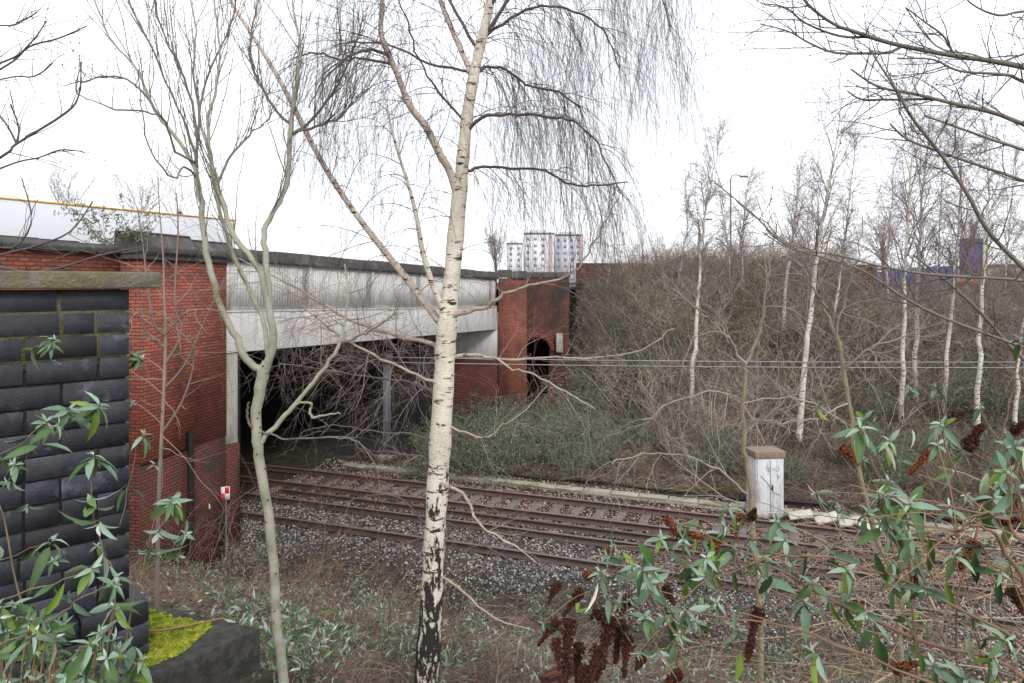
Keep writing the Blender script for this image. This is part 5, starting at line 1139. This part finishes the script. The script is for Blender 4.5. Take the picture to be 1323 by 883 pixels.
SH = [(1250, 582, 1270, 540, 16, 2.2, 0), (1086, 578, 1110, 596, 13, 2.4, 1), (1205, 585, 1175, 605, 12, 2.4, 1), (1262, 702, 1240, 728, 15, 2.1, 1), (865, 686, 910, 688, 13, 2.2, 1), (920, 700, 928, 718, 12, 2.2, 1), (980, 785, 965, 845, 14, 2.1, 0), (1155, 868, 1188, 850, 14, 2.0, 1),
      (722, 752, 708, 775, 10, 2.3, 0), (752, 762, 728, 790, 11, 2.3, 0), (722, 802, 695, 828, 10, 2.3, 0), (735, 800, 730, 880, 18, 2.1, 0), (718, 825, 722, 860, 11, 2.1, 0), (748, 830, 745, 880, 13, 2.15, 0), (765, 792, 812, 806, 16, 2.1, 0), (790, 805, 770, 870, 19, 2.1, 0), (775, 835, 758, 890, 17, 2.0, 0), (812, 820, 806, 868, 14, 2.1, 0), (800, 800, 795, 850, 15, 2.15, 0),
      (832, 845, 822, 862, 10, 2.2, 0), (755, 745, 770, 738, 9, 2.4, 1), (790, 712, 780, 706, 8, 2.4, 1), (858, 758, 872, 778, 11, 2.2, 0), (1300, 640, 1312, 652, 14, 2.3, 0), (1290, 672, 1320, 668, 14, 2.2, 0), (1310, 560, 1323, 540, 12, 2.4, 0), (970, 672, 976, 652, 9, 2.4, 0), (860, 670, 872, 680, 9, 2.4, 1), (960, 665, 950, 690, 9, 2.5, 1), (1180, 745, 1200, 765, 10, 2.2, 1), (760, 860, 748, 900, 16, 2.0, 0), (815, 770, 802, 790, 10, 2.3, 0), (1305, 760, 1323, 790, 14, 2.2, 0), (880, 870, 850, 885, 11, 2.2, 0)]
for (u0, v0, u1, v1, wpx, y, o_) in SH:
    p0 = at(u0, v0, y); p1 = at(u1, v1, y-.04); seedhead(p0, p1-p0, np.linalg.norm(p1-p0), wpx/F*y*.68, t_, (2.3, 1.9, 1.5) if o_ else (.9, .85, .85))

# tangle of dry stems, lower right and along the near foot
b = B()
n = 520; u = rng.uniform(1010, 1400, n); v = rng.uniform(700, 1000, n); y = rng.uniform(2.2, 4.2, n)
P = np.stack([(u-CX)/F*y, y, (HV-v)/F*y], 1); P[:, 2] = np.maximum(P[:, 2], ground(P[:, 0], P[:, 1]))
cc = np.array([[1.35, 1.3, 1.2], [.65, .6, .55], [.95, .88, .78]])[rng.integers(0, 3, n)]*rng.uniform(.6, 1.2, (n, 1))
arcs(b, P, rng.uniform(.3, .95, n), cc, rng.uniform(.0016, .0042, n), g=.08, hor=1., npts=9, wig=.12, up=.5)
n = 900; x, yy = near(n, 2.6, 5.2); k = x > -.6; x, yy = x[k], yy[k]; P = np.stack([x, yy, ground(x, yy)], 1); n = len(P)
arcs(b, P, rng.uniform(.3, .8, n), np.array([.75, .6, .5])*rng.uniform(.5, 1.2, (n, 1)), rng.uniform(.001, .0024, n), g=.1, npts=8)
tag(b.build('dry_stems', M['tan'], smooth=True), 'mass of dry tan stems tangled under the right foreground buddleia', 'dry stems', kind='stuff')
# whips reaching across the abutment from the left bank
b = B(); n = 210; u = rng.uniform(165, 560, n); v = rng.uniform(520, 780, n); y = rng.uniform(5.5, 10, n)
x = (u-CX)/F*y; P = np.stack([x, y, np.maximum((HV-v)/F*y-.8, ground(x, y))], 1)
P[:, 2] = ground(x, y)
o = arcs(b, P, rng.uniform(1.2, 2.6, n), np.array([.8, .62, .55])*rng.uniform(.5, 1.1, (n, 1)), rng.uniform(.0022, .0050, n), g=.10, npts=12, wig=.10, up=1.3)
A, Ar = grow(o, np.full(o.shape[:2], .003), 6, .3, 1, .8, .4, 6, .0, .12, .6, .0016); b.tubes(A, Ar, 3, c=(.6, .45, .42))
tag(b.build('bramble_whips', M['tan'], smooth=True), 'loose web of long bare whips in front of the bridge abutment', 'brambles', kind='stuff')
# brick fragment on the bank
p = at(722, 872, 4.6); ax = nrm(np.array([[.8, .5, .2], [-.5, .8, -.3], [-.3, .1, .95]])); b = B(); b.box(p, (.22, .12, .08), ax)
tag(b.build('broken_brick', M['dirty'], uv=True, origin=p-[0, 0, .05], bevel=.008), 'broken dark brick lying in the dead stems under the seed heads', 'brick')

for o in bpy.data.objects:
    if '_o' in o: del o['_o']
